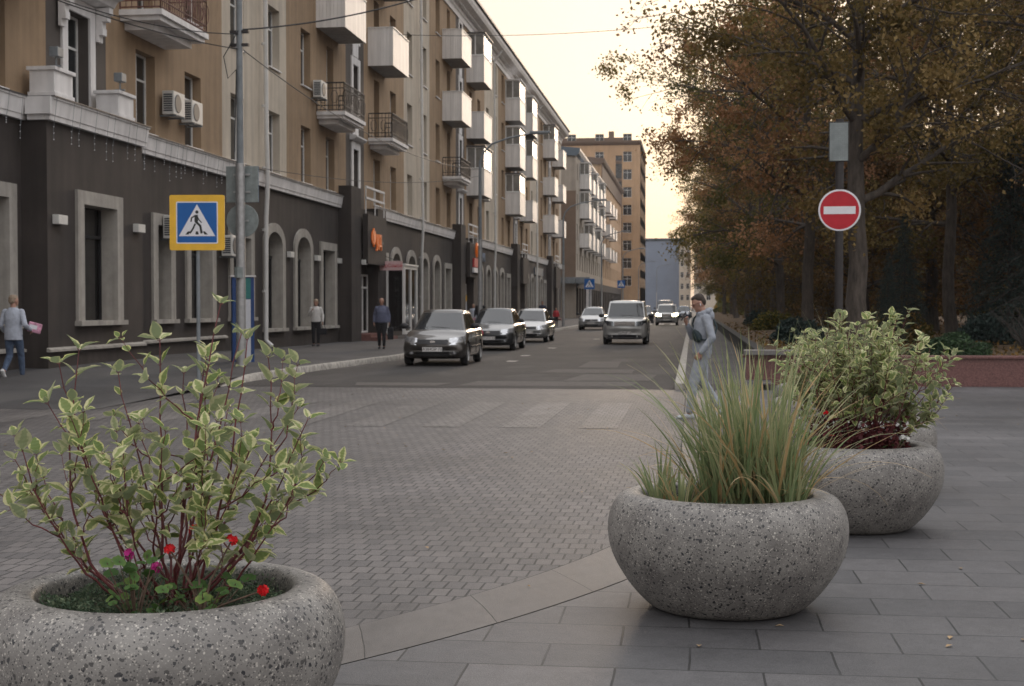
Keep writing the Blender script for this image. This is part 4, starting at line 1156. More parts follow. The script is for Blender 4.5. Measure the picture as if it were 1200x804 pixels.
# ------------------------------------------------------------ street poles, lamps, signs, wires
def lamp_post(x, y, z, H, arm, lab, two_tone=True):
    o = empty('street_lamp', (x, y, z), 0, lab, 'street lamp', 'street lamps along the left kerb')
    b = MB(); b.tube([(0, 0, 0), (0, 0, 0.9), (0, 0, 4.2)], [0.10, 0.10, 0.085], 12); b.build('lower_pole', 'galvanised', o, smooth=True)
    b = MB(); b.tube([(0, 0, 4.2), (0, 0, H - 0.6)], [0.075, 0.06], 12); b.build('upper_pole', 'grey_paint', o, smooth=True)
    pts = [(0, 0, H - 0.7), (0.12, 0, H - 0.3), (0.5, 0, H + 0.08), (1.2, 0, H + 0.32), (arm, 0, H + 0.5)]
    b = MB(); b.tube(pts, [0.055, 0.05, 0.042, 0.038, 0.034], 8); b.build('arm', 'grey_paint', o, smooth=True)
    b = MB(); b.box(arm - 0.1, arm + 0.75, -0.13, 0.13, H + 0.46, H + 0.58); l_ = b.build('lamp_head', 'grey_paint', o, bevel=0.03)
    b = MB(); b.box(arm + 0.2, arm + 0.7, -0.1, 0.1, H + 0.445, H + 0.459); b.build('lens', 'glass_curtain', l_)
    return o
lamp_post(-8.85, 59, 0.14, 8.1, 2.2, 'nearest tall curved-arm street lamp, rising behind the first parked car')
lamp_post(-8.8, 97, 0.14, 8.1, 2.2, 'second curved-arm street lamp, rising behind the parked silver sedan')
lamp_post(-8.8, 138, 0.14, 8.1, 2.0, 'third curved-arm street lamp, in front of the grey beige block')
lamp_post(-8.8, 180, 0.14, 8.1, 2.0, 'fourth curved-arm street lamp, above the two far crossing signs')
lamp_post(-8.8, 232, 0.14, 8.1, 2.0, 'fifth curved-arm street lamp, in front of the tan tower')
lamp_post(-7.6, 300, 0.14, 9.5, 2.2, 'farthest curved-arm street lamp, against the blue-grey building')

POLE = (-10.42, 32.0)
o = empty('steel_pole', (*POLE, 0.12), 0, 'tall steel pole left of the parked cars carrying wires and two sign backs', 'pole')
b = MB(); b.tube([(0, 0, 0), (0, 0, 4.75)], [0.115, 0.105], 14); b.build('lower_pole', 'galvanised', o, smooth=True)
b = MB(); b.tube([(0, 0, 4.75), (0, 0, 9.6)], [0.085, 0.07], 14); b.build('upper_pole', 'grey_paint', o, smooth=True)
b = MB(); 
for z in (7.75, 7.45): b.box(-0.22, 0.22, -0.05, 0.05, z, z + 0.06)
b.build('wire_bracket', 'iron_dark', o)
b = MB(); b.tube([(0, -0.09, 7.8), (-0.35, -0.1, 7.2), (-0.25, -0.1, 6.7), (-0.05, -0.1, 6.9), (-0.1, -0.1, 5.0)], 0.012, 5, caps=False); b.build('cable_loop', 'plastic_black', o, smooth=True)
b = MB(); b.tube([(-0.01, -0.12, 2.1), (-0.01, -0.12, 2.35)], 0.10, 8); b.build('faded_notice', 'sign_back', o)
o = empty('road_sign', (POLE[0], POLE[1] + 0.16, 4.0), 0, 'square blank grey back of a road sign on the steel pole', 'road sign', 'sign backs on the steel pole')
b = MB(); b.box(-0.39, 0.39, -0.02, 0.0, -0.02, 0.82); b.build('plate', 'sign_back', o, bevel=0.02)
b = MB(); b.box(-0.39, 0.39, 0.004, 0.006, -0.02, 0.82); b.build('sign_face', 'sign_blue', o)
b = MB(); b.box(-0.2, 0.2, -0.06, -0.021, 0.2, 0.24); b.box(-0.2, 0.2, -0.06, -0.021, 0.6, 0.64); b.build('clamp', 'galvanised', o)
o = empty('road_sign', (POLE[0], POLE[1] + 0.16, 3.55), 0, 'round blank grey back of a road sign below the square one', 'road sign', 'sign backs on the steel pole')
b = MB(); b.lathe([(0.0, -0.02), (0.38, -0.02), (0.39, -0.01), (0.38, 0.0), (0.0, 0.0)], 36, axis='y'); b.build('plate', 'sign_back', o)
b = MB(); b.lathe([(0.0, 0.006), (0.37, 0.006)], 36, axis='y'); b.build('sign_face', 'sign_red', o)
b = MB(); b.box(-0.15, 0.15, -0.06, -0.021, -0.02, 0.02); b.build('clamp', 'galvanised', o)

def poly(b, pts, y, mi=0): b.face([(x, y, z) for x, z in pts], mi)
def rrect(w, h, r, n=5):
    pts = []
    for (cx, cz, a0) in ((w - r, -h + r, -90), (w - r, h - r, 0), (-w + r, h - r, 90), (-w + r, -h + r, 180)):
        for i in range(n + 1): a = R_(a0 + 90 * i / n); pts.append((cx + r * math.cos(a), cz + r * math.sin(a)))
    return pts
def ribbon(b, pts, w, y, mi=0):
    for (p, q) in zip(pts[:-1], pts[1:]):
        d = Vector((q[0] - p[0], q[1] - p[1])).normalized() * w / 2; n = (-d.y, d.x)
        b.face([(p[0] - n[0] - d.x * .3, y, p[1] - n[1] - d.y * .3), (q[0] - n[0] + d.x * .3, y, q[1] - n[1] + d.y * .3), (q[0] + n[0] + d.x * .3, y, q[1] + n[1] + d.y * .3), (p[0] + n[0] - d.x * .3, y, p[1] + n[1] - d.y * .3)], mi)
def crossing_sign(x, y, z, zc, s, rz, lab, border=True, cat='road sign'):
    o = empty('crossing_sign', (x, y, z), rz, lab, cat, None)
    H = zc - z
    b = MB(); b.tube([(0, 0, 0), (0, 0, H + s * 0.3)], 0.032, 12); b.build('post', 'grey_paint', o, smooth=True)
    b = MB(); P = rrect(s, s, s * 0.07); yb, yf = -0.035, -0.055
    rows = [[(px, yy, H + pz) for px, pz in P] for yy in (yb, yf)]; b.grid(rows, 0, close_u=True); b.face([(px, yf, H + pz) for px, pz in P]); b.face([(px, yb, H + pz) for px, pz in reversed(P)])
    pl = b.build('plate', 'sign_yellow' if border else 'sign_blue', o)
    if border:
        b = MB(); poly(b, [(px, H + pz) for px, pz in rrect(s * 0.76, s * 0.76, s * 0.05)], yf - 0.001); b.build('white_edge', 'sign_white', pl)
        b = MB(); poly(b, [(px, H + pz) for px, pz in rrect(s * 0.72, s * 0.72, s * 0.04)], yf - 0.002); b.build('blue_field', 'sign_blue', pl)
    q = s * 0.72 if border else s * 0.9
    b = MB(); poly(b, [(-q * .92, H - q * .68), (q * .92, H - q * .68), (0, H + q * .92)], yf - 0.003); b.build('white_triangle', 'sign_white', pl)
    b = MB(); y_ = yf - 0.004
    T = lambda a, c_: (a * q, H + c_ * q)
    poly(b, [T(0.0 + 0.085 * math.cos(a), 0.53 + 0.085 * math.sin(a)) for a in [2 * PI * i / 16 for i in range(16)]], y_)
    poly(b, [T(*p) for p in [(-0.12, 0.38), (0.04, 0.40), (0.06, 0.10), (0.02, 0.0), (-0.13, 0.05)]], y_)
    ribbon(b, [T(-0.08, 0.35), T(-0.27, 0.24), T(-0.30, 0.05)], q * .07, y_)
    ribbon(b, [T(0.02, 0.30), T(0.10, 0.14), T(0.23, 0.0)], q * .055, y_)
    ribbon(b, [T(-0.06, 0.05), T(0.17, -0.17), T(0.23, -0.53)], q * .115, y_)
    ribbon(b, [T(-0.09, -0.06), T(-0.20, -0.30), T(-0.35, -0.53)], q * .085, y_)
    for cx_ in (-0.56, 0.0, 0.5): poly(b, [T(cx_ - 0.08 - cx_ * .08, -0.60), T(cx_ + 0.09 - cx_ * .08, -0.60), T(cx_ + 0.05 - cx_ * .3, -0.44), T(cx_ - 0.06 - cx_ * .3, -0.44)], y_)
    b.build('walking_figure', 'sign_black', pl)
    return o
# yellow bordered crossing sign: 0.9 m plate, standing at the left edge of the paved crossing
crossing_sign(-8.03, 22.45, 0.0, 2.93, 0.45, R_(6), 'yellow-bordered blue pedestrian crossing sign on a thin grey post, nearest to the camera')
crossing_sign(-8.75, 121, 0.14, 3.4, 0.44, 0, 'small blue pedestrian crossing sign far down the street above the silver car', False)
crossing_sign(-8.6, 172, 0.14, 4.15, 0.46, 0, 'farthest small blue pedestrian crossing sign above the off-road car', False)

# no entry sign with the grey panel above it on the same dark post
NE = (2.47, 24.8)
o = empty('no_entry_sign', (*NE, 0.0), R_(-3), 'round red no entry sign with white bar on a dark post', 'road sign')
b = MB(); b.tube([(0, 0.03, 0), (0, 0.03, 4.75)], 0.07, 12); b.build('post', 'iron_dark', o, smooth=True)
b = MB(); b.lathe([(0.0, -0.02), (0.35, -0.02), (0.355, -0.03), (0.35, -0.04), (0.0, -0.04)], 48, 0, (0, 0, 3.2), axis='y'); pl = b.build('plate', 'sign_white', o)
b = MB(); b.lathe([(0.0, -0.0415), (0.325, -0.0415)], 48, 0, (0, 0, 3.2), axis='y'); b.build('red_disc', 'sign_red', pl)
b = MB(); b.box(-0.265, 0.265, -0.044, -0.0425, 3.135, 3.265); b.build('white_bar', 'sign_white', pl)
o = empty('lamp_panel', (NE[0] - 0.02, NE[1], 4.02), R_(-3), 'pale grey gridded panel in a dark frame mounted above the no entry sign', 'panel')
b = MB(); b.box(-0.17, 0.17, -0.05, -0.016, 0.0, 0.68); b.build('housing', 'iron_dark', o, bevel=0.01)
b = MB(); b.box(-0.15, 0.15, -0.056, -0.051, 0.02, 0.66); pn = b.build('panel', 'panel_grid' if 'panel_grid' in M else 'sign_back', o)
b = MB()
for i in range(9): b.box(-0.13 + i * 0.0325 - .002, -0.13 + i * 0.0325 + .002, -0.058, -0.0565, 0.05, 0.63)
for i in range(18): b.box(-0.135, 0.135, -0.0582, -0.0567, 0.05 + i * 0.034, 0.053 + i * 0.034)
b.build('grid', 'grey_paint', o)

# information pillar on the left pavement
o = empty('info_stand', (-11.03, 34.0, 0.13), R_(24), 'blue and teal information stand with a white notice panel behind the steel pole', 'information stand')
b = MB(); b.box(-0.27, 0.27, -0.16, 0.16, 0, 2.15); b.build('cabinet', 'kiosk_blue', o, bevel=0.02)
b = MB(); b.box(-0.31, 0.31, -0.19, 0.19, 2.152, 2.19); b.build('top_cap', 'trim_white', o)
b = MB(); b.box(-0.14, 0.18, -0.175, -0.161, 0.05, 1.6); b.build('notice', 'paper', o)
b = MB(); b.box(-0.14, 0.18, -0.175, -0.161, 1.62, 2.12); b.build('teal_header', 'kiosk_teal', o)

def wire(pts3, sag, lab, r=0.012, seg=24):
    b = MB(); P = []
    for (p, q) in zip(pts3[:-1], pts3[1:]):
        p = Vector(p); q = Vector(q)
        for i in range(seg): t = i / seg; v = p.lerp(q, t); v.z -= sag * 4 * t * (1 - t); P.append(v)
    P.append(Vector(pts3[-1])); b.tube(P, r, 5, caps=False)
    tag(b.build('overhead_wire', 'plastic_black', smooth=True), lab, 'wire', 'overhead wires')
px_, py_ = POLE
wire([(px_, py_, 7.95), (-6.5, 33.0, 8.75), (8, 36, 12.5)], 0.12, 'thick wire rising to the right from the steel pole across the street', 0.018)
wire([(px_, py_, 7.55), (-8.85, 59, 7.3)], 0.7, 'wire sagging from the steel pole to the nearest street lamp')
wire([(px_, py_, 7.5), (-13.9, 18, 8.3)], 0.5, 'lower wire from the steel pole towards the upper left corner')
wire([(px_, py_, 7.85), (-13.9, 17, 8.8)], 0.9, 'upper wire from the steel pole towards the upper left corner')
wire([(-8.85, 59, 7.0), (px_, py_, 4.85)], 0.35, 'thin low wire between the steel pole and the nearest street lamp', 0.009)
wire([(-14, 62, 13.6), (5, 60, 13.9)], 0.5, 'thin wire crossing the street high up in front of the sky', 0.012)
# ------------------------------------------------------------ terrazzo planters
def terrazzo():
    m = bpy.data.materials.new('terrazzo'); m.use_nodes = True; t = m.node_tree; b = t.nodes['Principled BSDF']
    c = t.nodes.new('ShaderNodeTexCoord')
    base = t.nodes.new('ShaderNodeTexNoise'); base.inputs['Scale'].default_value = 7; base.inputs['Detail'].default_value = 8
    t.links.new(c.outputs['Object'], base.inputs['Vector'])
    r = t.nodes.new('ShaderNodeValToRGB'); r.color_ramp.elements[0].position = 0.3; r.color_ramp.elements[1].position = 0.7
    r.color_ramp.elements[0].color = (0.14, 0.13, 0.122, 1); r.color_ramp.elements[1].color = (0.245, 0.232, 0.215, 1)
    t.links.new(base.outputs['Fac'], r.inputs['Fac']); cur = r.outputs['Color']
    def chips(scale, thr, colr, cut, seed):
        nonlocal cur
        mp = t.nodes.new('ShaderNodeMapping'); mp.inputs['Location'].default_value = (seed, seed * 2.3, seed * .7); mp.inputs['Rotation'].default_value = (seed, seed, 0)
        t.links.new(c.outputs['Object'], mp.inputs[0])
        nz = t.nodes.new('ShaderNodeTexNoise'); nz.inputs['Scale'].default_value = scale * 1.2; t.links.new(mp.outputs[0], nz.inputs['Vector'])
        ad = t.nodes.new('ShaderNodeVectorMath'); ad.operation = 'MULTIPLY_ADD'; ad.inputs[1].default_value = (1.1 / scale,) * 3
        t.links.new(nz.outputs['Color'], ad.inputs[0]); t.links.new(mp.outputs[0], ad.inputs[2])
        v = t.nodes.new('ShaderNodeTexVoronoi'); v.inputs['Scale'].default_value = scale; t.links.new(ad.outputs[0], v.inputs['Vector'])
        s_ = t.nodes.new('ShaderNodeSeparateColor'); t.links.new(v.outputs['Color'], s_.inputs[0])
        # chip radius varies per cell
        mr = t.nodes.new('ShaderNodeMapRange'); mr.inputs[1].default_value = cut; mr.inputs[2].default_value = 1; mr.inputs[3].default_value = 0; mr.inputs[4].default_value = thr
        t.links.new(s_.outputs[0], mr.inputs[0])
        lt = t.nodes.new('ShaderNodeMath'); lt.operation = 'LESS_THAN'; t.links.new(v.outputs['Distance'], lt.inputs[0]); t.links.new(mr.outputs[0], lt.inputs[1])
        hue = t.nodes.new('ShaderNodeValToRGB'); hue.color_ramp.elements[0].color = (*colr[0], 1); hue.color_ramp.elements[1].color = (*colr[1], 1)
        t.links.new(s_.outputs[1], hue.inputs['Fac'])
        mx = t.nodes.new('ShaderNodeMix'); mx.data_type = 'RGBA'
        t.links.new(lt.outputs[0], mx.inputs['Factor']); t.links.new(cur, mx.inputs[6]); t.links.new(hue.outputs['Color'], mx.inputs[7]); cur = mx.outputs[2]
    chips(150, 0.45, ((0.10, 0.095, 0.09), (0.46, 0.44, 0.40)), 0.3, 1.3)
    chips(110, 0.50, ((0.36, 0.33, 0.30), (0.50, 0.47, 0.42)), 0.66, 4.1)
    chips(60, 0.55, ((0.018, 0.02, 0.026), (0.08, 0.075, 0.07)), 0.5, 7.7)
    chips(120, 0.5, ((0.02, 0.02, 0.025), (0.07, 0.065, 0.06)), 0.55, 9.9)
    t.links.new(cur, b.inputs['Base Color']); b.inputs['Roughness'].default_value = 0.55
    nb = t.nodes.new('ShaderNodeTexNoise'); nb.inputs['Scale'].default_value = 90; t.links.new(c.outputs['Object'], nb.inputs['Vector'])
    bp = t.nodes.new('ShaderNodeBump'); bp.inputs['Strength'].default_value = 0.35; bp.inputs['Distance'].default_value = 0.004
    t.links.new(nb.outputs['Fac'], bp.inputs['Height']); t.links.new(bp.outputs[0], b.inputs['Normal'])
    MATS['terrazzo'] = m
terrazzo()
PROF = [(0.0, 0.0), (0.36, 0.0), (0.385, 0.008), (0.42, 0.03), (0.48, 0.09), (0.54, 0.17), (0.59, 0.26), (0.615, 0.34), (0.622, 0.42), (0.612, 0.49), (0.588, 0.545), (0.555, 0.58), (0.515, 0.597), (0.475, 0.6), (0.45, 0.594), (0.437, 0.58), (0.432, 0.55), (0.43, 0.45), (0.40, 0.42)]
def spline(P, k=4):
    out = []
    for i in range(len(P) - 1):
        p0 = P[max(0, i - 1)]; p1 = P[i]; p2 = P[i + 1]; p3 = P[min(len(P) - 1, i + 2)]
        for j in range(k):
            t = j / k
            out.append(tuple(0.5 * ((2 * p1[a]) + (-p0[a] + p2[a]) * t + (2 * p0[a] - 5 * p1[a] + 4 * p2[a] - p3[a]) * t * t + (-p0[a] + 3 * p1[a] - 3 * p2[a] + p3[a]) * t ** 3) for a in (0, 1)))
    out.append(P[-1]); return out
PL = [(-1.82, 4.74, 0.3, 'large round terrazzo planter cut by the lower left corner, holding the tallest shrub'),
      (0.18, 7.49, 1.9, 'round terrazzo planter with long striped grass, centre right'),
      (1.13, 10.29, 3.1, 'round terrazzo planter with the dense shrub, second from the right front'),
      (1.47, 12.64, 4.0, 'round terrazzo planter mostly hidden behind the shrub planter, its right side showing'),
      (1.42, 15.3, 5.1, 'round terrazzo planter, fourth in the right hand row, only its pale rim showing'),
      (1.62, 18.0, 0.8, 'farthest round terrazzo planter of the right hand row')]
pp = None; planters = []
for i, (x, y, rz, lab) in enumerate(PL):
    if pp is None:
        pp = empty('planter'); b = MB(); b.lathe([(r, z) for r, z in spline(PROF[1:-1], 3)], 96); b.build('bowl', 'terrazzo', pp, smooth=True, sharp=180)
        b = MB(); rows = []
        for q in range(7):
            r = 0.433 * q / 6 + 0.001; rows.append([(r * math.cos(a), r * math.sin(a), 0.515 + 0.018 * mnoise.noise(Vector((r * 9 * math.cos(a), r * 9 * math.sin(a), 0)))) for a in [2 * PI * j / 32 for j in range(32)]])
        b.grid(rows, close_u=True); b.build('soil', 'soil', pp, smooth=True); o = pp
    else: o = copy_tree(pp)
    o.location = (x, y, 0.009 if i else 0.009); o.rotation_euler = (0, 0, rz); tag(o, lab, 'planter', 'terrazzo planters'); planters.append(o)

# ------------------------------------------------------------ variegated dogwood
def dog_leaf_mat():
    m = bpy.data.materials.new('dogwood_leaf'); m.use_nodes = True; t = m.node_tree
    for n in list(t.nodes): t.nodes.remove(n)
    uv = t.nodes.new('ShaderNodeUVMap'); s_ = t.nodes.new('ShaderNodeSeparateXYZ'); t.links.new(uv.outputs[0], s_.inputs[0])
    c = t.nodes.new('ShaderNodeTexCoord'); nz = t.nodes.new('ShaderNodeTexNoise'); nz.inputs['Scale'].default_value = 70; nz.inputs['Detail'].default_value = 3
    t.links.new(c.outputs['Object'], nz.inputs['Vector'])
    at = t.nodes.new('ShaderNodeAttribute'); at.attribute_name = 'rnd'
    a = t.nodes.new('ShaderNodeMath'); a.operation = 'ABSOLUTE'; t.links.new(s_.outputs[0], a.inputs[0])       # 0 midrib .. 1 margin
    a2 = t.nodes.new('ShaderNodeMath'); a2.operation = 'MULTIPLY_ADD'; a2.inputs[1].default_value = 0.9; a2.inputs[2].default_value = -0.45; t.links.new(nz.outputs['Fac'], a2.inputs[0])
    a3 = t.nodes.new('ShaderNodeMath'); a3.operation = 'ADD'; t.links.new(a.outputs[0], a3.inputs[0]); t.links.new(a2.outputs[0], a3.inputs[1])
    a4 = t.nodes.new('ShaderNodeMath'); a4.operation = 'MULTIPLY_ADD'; a4.inputs[1].default_value = 0.35; t.links.new(at.outputs['Fac'], a4.inputs[0]); t.links.new(a3.outputs[0], a4.inputs[2])
    r = t.nodes.new('ShaderNodeMapRange'); r.inputs[1].default_value = 0.72; r.inputs[2].default_value = 0.84; t.links.new(a4.outputs[0], r.inputs[0])
    g = t.nodes.new('ShaderNodeValToRGB'); g.color_ramp.elements[0].color = (0.11, 0.17, 0.035, 1); g.color_ramp.elements[1].color = (0.29, 0.34, 0.12, 1)
    t.links.new(at.outputs['Fac'], g.inputs['Fac'])
    y = t.nodes.new('ShaderNodeValToRGB'); y.color_ramp.elements[0].color = (0.54, 0.53, 0.20, 1); y.color_ramp.elements[1].color = (0.60, 0.57, 0.34, 1)
    t.links.new(at.outputs['Fac'], y.inputs['Fac'])
    mx = t.nodes.new('ShaderNodeMix'); mx.data_type = 'RGBA'; t.links.new(r.outputs[0], mx.inputs['Factor']); t.links.new(g.outputs['Color'], mx.inputs[6]); t.links.new(y.outputs['Color'], mx.inputs[7])
    # paler underside of the leaf
    geo = t.nodes.new('ShaderNodeNewGeometry'); un = t.nodes.new('ShaderNodeMix'); un.data_type = 'RGBA'
    hf = t.nodes.new('ShaderNodeMath'); hf.operation = 'MULTIPLY'; hf.inputs[1].default_value = 0.45; t.links.new(geo.outputs['Backfacing'], hf.inputs[0])
    t.links.new(hf.outputs[0], un.inputs['Factor']); t.links.new(mx.outputs[2], un.inputs[6]); un.inputs[7].default_value = (0.42, 0.47, 0.34, 1)
    # veins
    d = t.nodes.new('ShaderNodeBsdfPrincipled'); d.inputs['Roughness'].default_value = 0.5; d.inputs['Specular IOR Level'].default_value = 0.4
    w = t.nodes.new('ShaderNodeTexWave'); w.inputs['Scale'].default_value = 1.6; w.bands_direction = 'Y'; w.inputs['Distortion'].default_value = 1
    t.links.new(uv.outputs[0], w.inputs['Vector']); bp = t.nodes.new('ShaderNodeBump'); bp.inputs['Strength'].default_value = 0.3; bp.inputs['Distance'].default_value = 0.003
    t.links.new(w.outputs['Fac'], bp.inputs['Height']); t.links.new(bp.outputs[0], d.inputs['Normal'])
    tr = t.nodes.new('ShaderNodeBsdfTranslucent'); ms = t.nodes.new('ShaderNodeMixShader'); ms.inputs[0].default_value = 0.3
    t.links.new(un.outputs[2], d.inputs['Base Color']); t.links.new(un.outputs[2], tr.inputs['Color'])
    t.links.new(d.outputs[0], ms.inputs[1]); t.links.new(tr.outputs[0], ms.inputs[2])
    o = t.nodes.new('ShaderNodeOutputMaterial'); t.links.new(ms.outputs[0], o.inputs['Surface']); MATS['dogwood_leaf'] = m
dog_leaf_mat()
mat('red_stem', (0.12, 0.028, 0.03), 0.55, 0.3, 20)
mat('brown_stem', (0.13, 0.085, 0.06), 0.8, 0.25, 30)

def leaf(b, p, d, n, L_, W, curl, rq, rnds, r_):
    """one leaf: midrib plus two halves, folded and curled"""
    d = d.normalized(); s_ = d.cross(n).normalized(); n = s_.cross(d)
    k = len(b.v); N = 7
    for i in range(N):
        t = i / (N - 1); w = W * (math.sin(PI * min(1, t ** 0.8)) ** 0.85) if 0 < i < N - 1 else 0.0
        w *= (1.0 - 0.25 * t); bend = curl * t * t * L_
        q = p + d * (L_ * t) - n * bend; fold = n * (w * 0.35); wav = n * (0.12 * w * math.sin(t * 9 + r_ * 20))
        for sgn in (-1, 0, 1):
            v = q + (s_ * w * sgn + fold + wav * sgn if sgn else Vector((0, 0, 0)))
            b.v.append(tuple(v)); rnds.append(r_)
    for i in range(N - 1):
        t0, t1 = i / (N - 1), (i + 1) / (N - 1)
        for j in (0, 1):
            a = k + i * 3 + j; u0, u1 = (-1, 0) if j == 0 else (0, 1)
            b.f.append((a, a + 1, a + 4, a + 3)); b.m.append(0); b.uv.append([(u0, t0), (u1, t0), (u1, t1), (u0, t1)])
def dogwood(loc, tips, seed, lab, leaf_L=0.075, dens=1.0, side=3, group='variegated dogwoods'):
    rq = random.Random(seed); root = empty('dogwood_shrub', loc, 0, lab, 'shrub', group); st = MB(); lf = MB(); rnds = []
    def put_leaves(pts, start, step, size):
        acc = 0; ph = rq.uniform(0, PI)
        for i in range(1, len(pts)):
            seg = pts[i] - pts[i - 1]; t = i / (len(pts) - 1)
            if t < start: continue
            acc += seg.length
            last = i == len(pts) - 1
            if acc > step or last:
                acc = 0; ph += PI / 2 + rq.uniform(-.3, .3); ax = seg.normalized(); x = ax.cross(Vector((0.1, 0.2, 1))).normalized(); y = ax.cross(x)
                nl_ = 2 if not last else 4
                for s_ in range(nl_):
                    a = ph + s_ * (PI if not last else PI / 2); o_ = x * math.cos(a) + y * math.sin(a)
                    d = (o_ * rq.uniform(0.6, 1.0) + ax * rq.uniform(0.35, 0.9) + Vector((0, 0, rq.uniform(-0.25, 0.35)))).normalized()
                    nn = (ax * 0.9 - o_ * 0.3 + Vector((rq.gauss(0, .35), rq.gauss(0, .35), 0.5 + rq.gauss(0, .3)))).normalized()
                    if abs(nn.dot(d)) > 0.95: nn = Vector((0, 0, 1))
                    if rq.random() < 0.06: continue
                    L_ = size * rq.uniform(0.45, 1.2) * (0.8 if last else 1)
                    st.tube([pts[i], pts[i] + d * 0.012], 0.0012, 3, caps=False)
                    leaf(lf, pts[i] + d * 0.01, d, nn, L_, L_ * rq.uniform(0.29, 0.38), rq.uniform(-0.05, 0.45), rq, rnds, rq.random())
    def stem(p, q, r, bow, n=14):
        d = q - p; side_ = Vector((rq.gauss(0, 1), rq.gauss(0, 1), 0)) * bow * d.length; pts = []
        for i in range(n + 1):
            t = i / n; v = p.lerp(q, t); v += side_ * math.sin(PI * t) ; v.z += 0.12 * d.length * math.sin(PI * t) * (-1 if d.z > abs(d.x) else -0.3)
            v += Vector((rq.gauss(0, .004), rq.gauss(0, .004), rq.gauss(0, .003))); pts.append(v)
        st.tube(pts, [r * (1 - 0.72 * i / n) for i in range(n + 1)], 6, caps=False)
        return pts
    for (dx, dy, dz) in tips:
        base = Vector((rq.gauss(0, .05) + dx * 0.08, rq.gauss(0, .05), 0.0)); tip = Vector((dx, dy, dz))
        L_ = (tip - base).length; pts = stem(base, tip, 0.0060 * (0.6 + 0.5 * L_), 0.05)
        put_leaves(pts, 0.56, 0.036 / dens, leaf_L)
        for k in range(side):
            i = rq.randint(5, 11); a = (pts[i + 1] - pts[i]).normalized()
            dd = (a * 0.8 + Vector((rq.gauss(0, .5), rq.gauss(0, .5), rq.uniform(0, .5)))).normalized()
            q = pts[i] + dd * L_ * rq.uniform(0.22, 0.42); s2 = stem(pts[i], q, 0.0035, 0.06, 9); put_leaves(s2, 0.3, 0.034 / dens, leaf_L * 0.9)
    st.build('stems', 'red_stem', root, smooth=True, sharp=180)
    o = lf.build('leaves', 'dogwood_leaf', root, smooth=True, sharp=180)
    at = o.data.attributes.new('rnd', 'FLOAT', 'POINT'); at.data.foreach_set('value', np.array(rnds, dtype=np.float32))
    return root
# tips (across, depth, height) above the soil, measured in metres
tips1 = [(-0.04, 0.05, 0.90), (0.20, -0.05, 1.02), (0.11, 0.10, 0.86), (0.24, 0.12, 0.92), (0.30, -0.05, 0.90), (0.36, 0.08, 0.84), (-0.34, 0.0, 0.87), (-0.45, 0.1, 0.82), (-0.42, -0.1, 0.70),
         (-0.52, -0.15, 0.60), (-0.60, 0.05, 0.50), (-0.55, 0.2, 0.42), (-0.24, 0.15, 0.78), (-0.30, -0.2, 0.66), (0.52, -0.02, 0.64), (0.56, 0.1, 0.48), (0.50, -0.2, 0.44), (0.44, 0.2, 0.66), (0.34, -0.25, 0.55),
         (0.05, -0.25, 0.62), (-0.12, -0.2, 0.55), (0.16, 0.3, 0.66), (-0.2, 0.3, 0.6), (0.0, 0.2, 0.78), (0.22, -0.3, 0.42), (-0.33, 0.25, 0.35), (0.38, 0.3, 0.36)]
yaw = R_(7.25)
def rotd(t): return [(x * math.cos(yaw) - y * math.sin(yaw), x * math.sin(yaw) + y * math.cos(yaw), z) for x, y, z in t]
dogwood((-1.80, 4.74, 0.52), rotd([(x * 0.93, y, z * 1.04) for x, y, z in tips1]), 7, 'tall open shrub with cream-edged leaves and dark red stems in the lower left planter', 0.083, 0.95, 2)
q = random.Random(21); tips3 = []
for i in range(28):
    a = 2.4 * i; r = math.sqrt((i + 0.5) / 28); x = r * math.cos(a) * 0.60; y = r * math.sin(a) * 0.5
    tips3.append((x + 0.02, y, 0.98 - 0.30 * r * r + q.uniform(-.1, .06)))
tips3 += [(0.62, 0, 0.62), (0.66, -0.1, 0.50), (0.48, 0.2, 0.74), (-0.5, 0, 0.74), (0.5, -.1, 0.28), (0.1, 0, 0.98), (-0.12, 0, 1.0), (0.3, 0.1, 0.92), (-.3, .1, .84)]
dogwood((1.15, 10.29, 0.52), rotd(tips3), 9, 'dense rounded shrub with pale variegated leaves in the second right planter', 0.080, 1.15, 4)
q = random.Random(5)
dogwood((1.62, 18.0, 0.52), [(q.uniform(-.4, .4), q.uniform(-.4, .4), q.uniform(.4, .75)) for _ in range(14)], 5, 'small variegated shrub in the farthest planter of the row', 0.08, 0.8, 2)

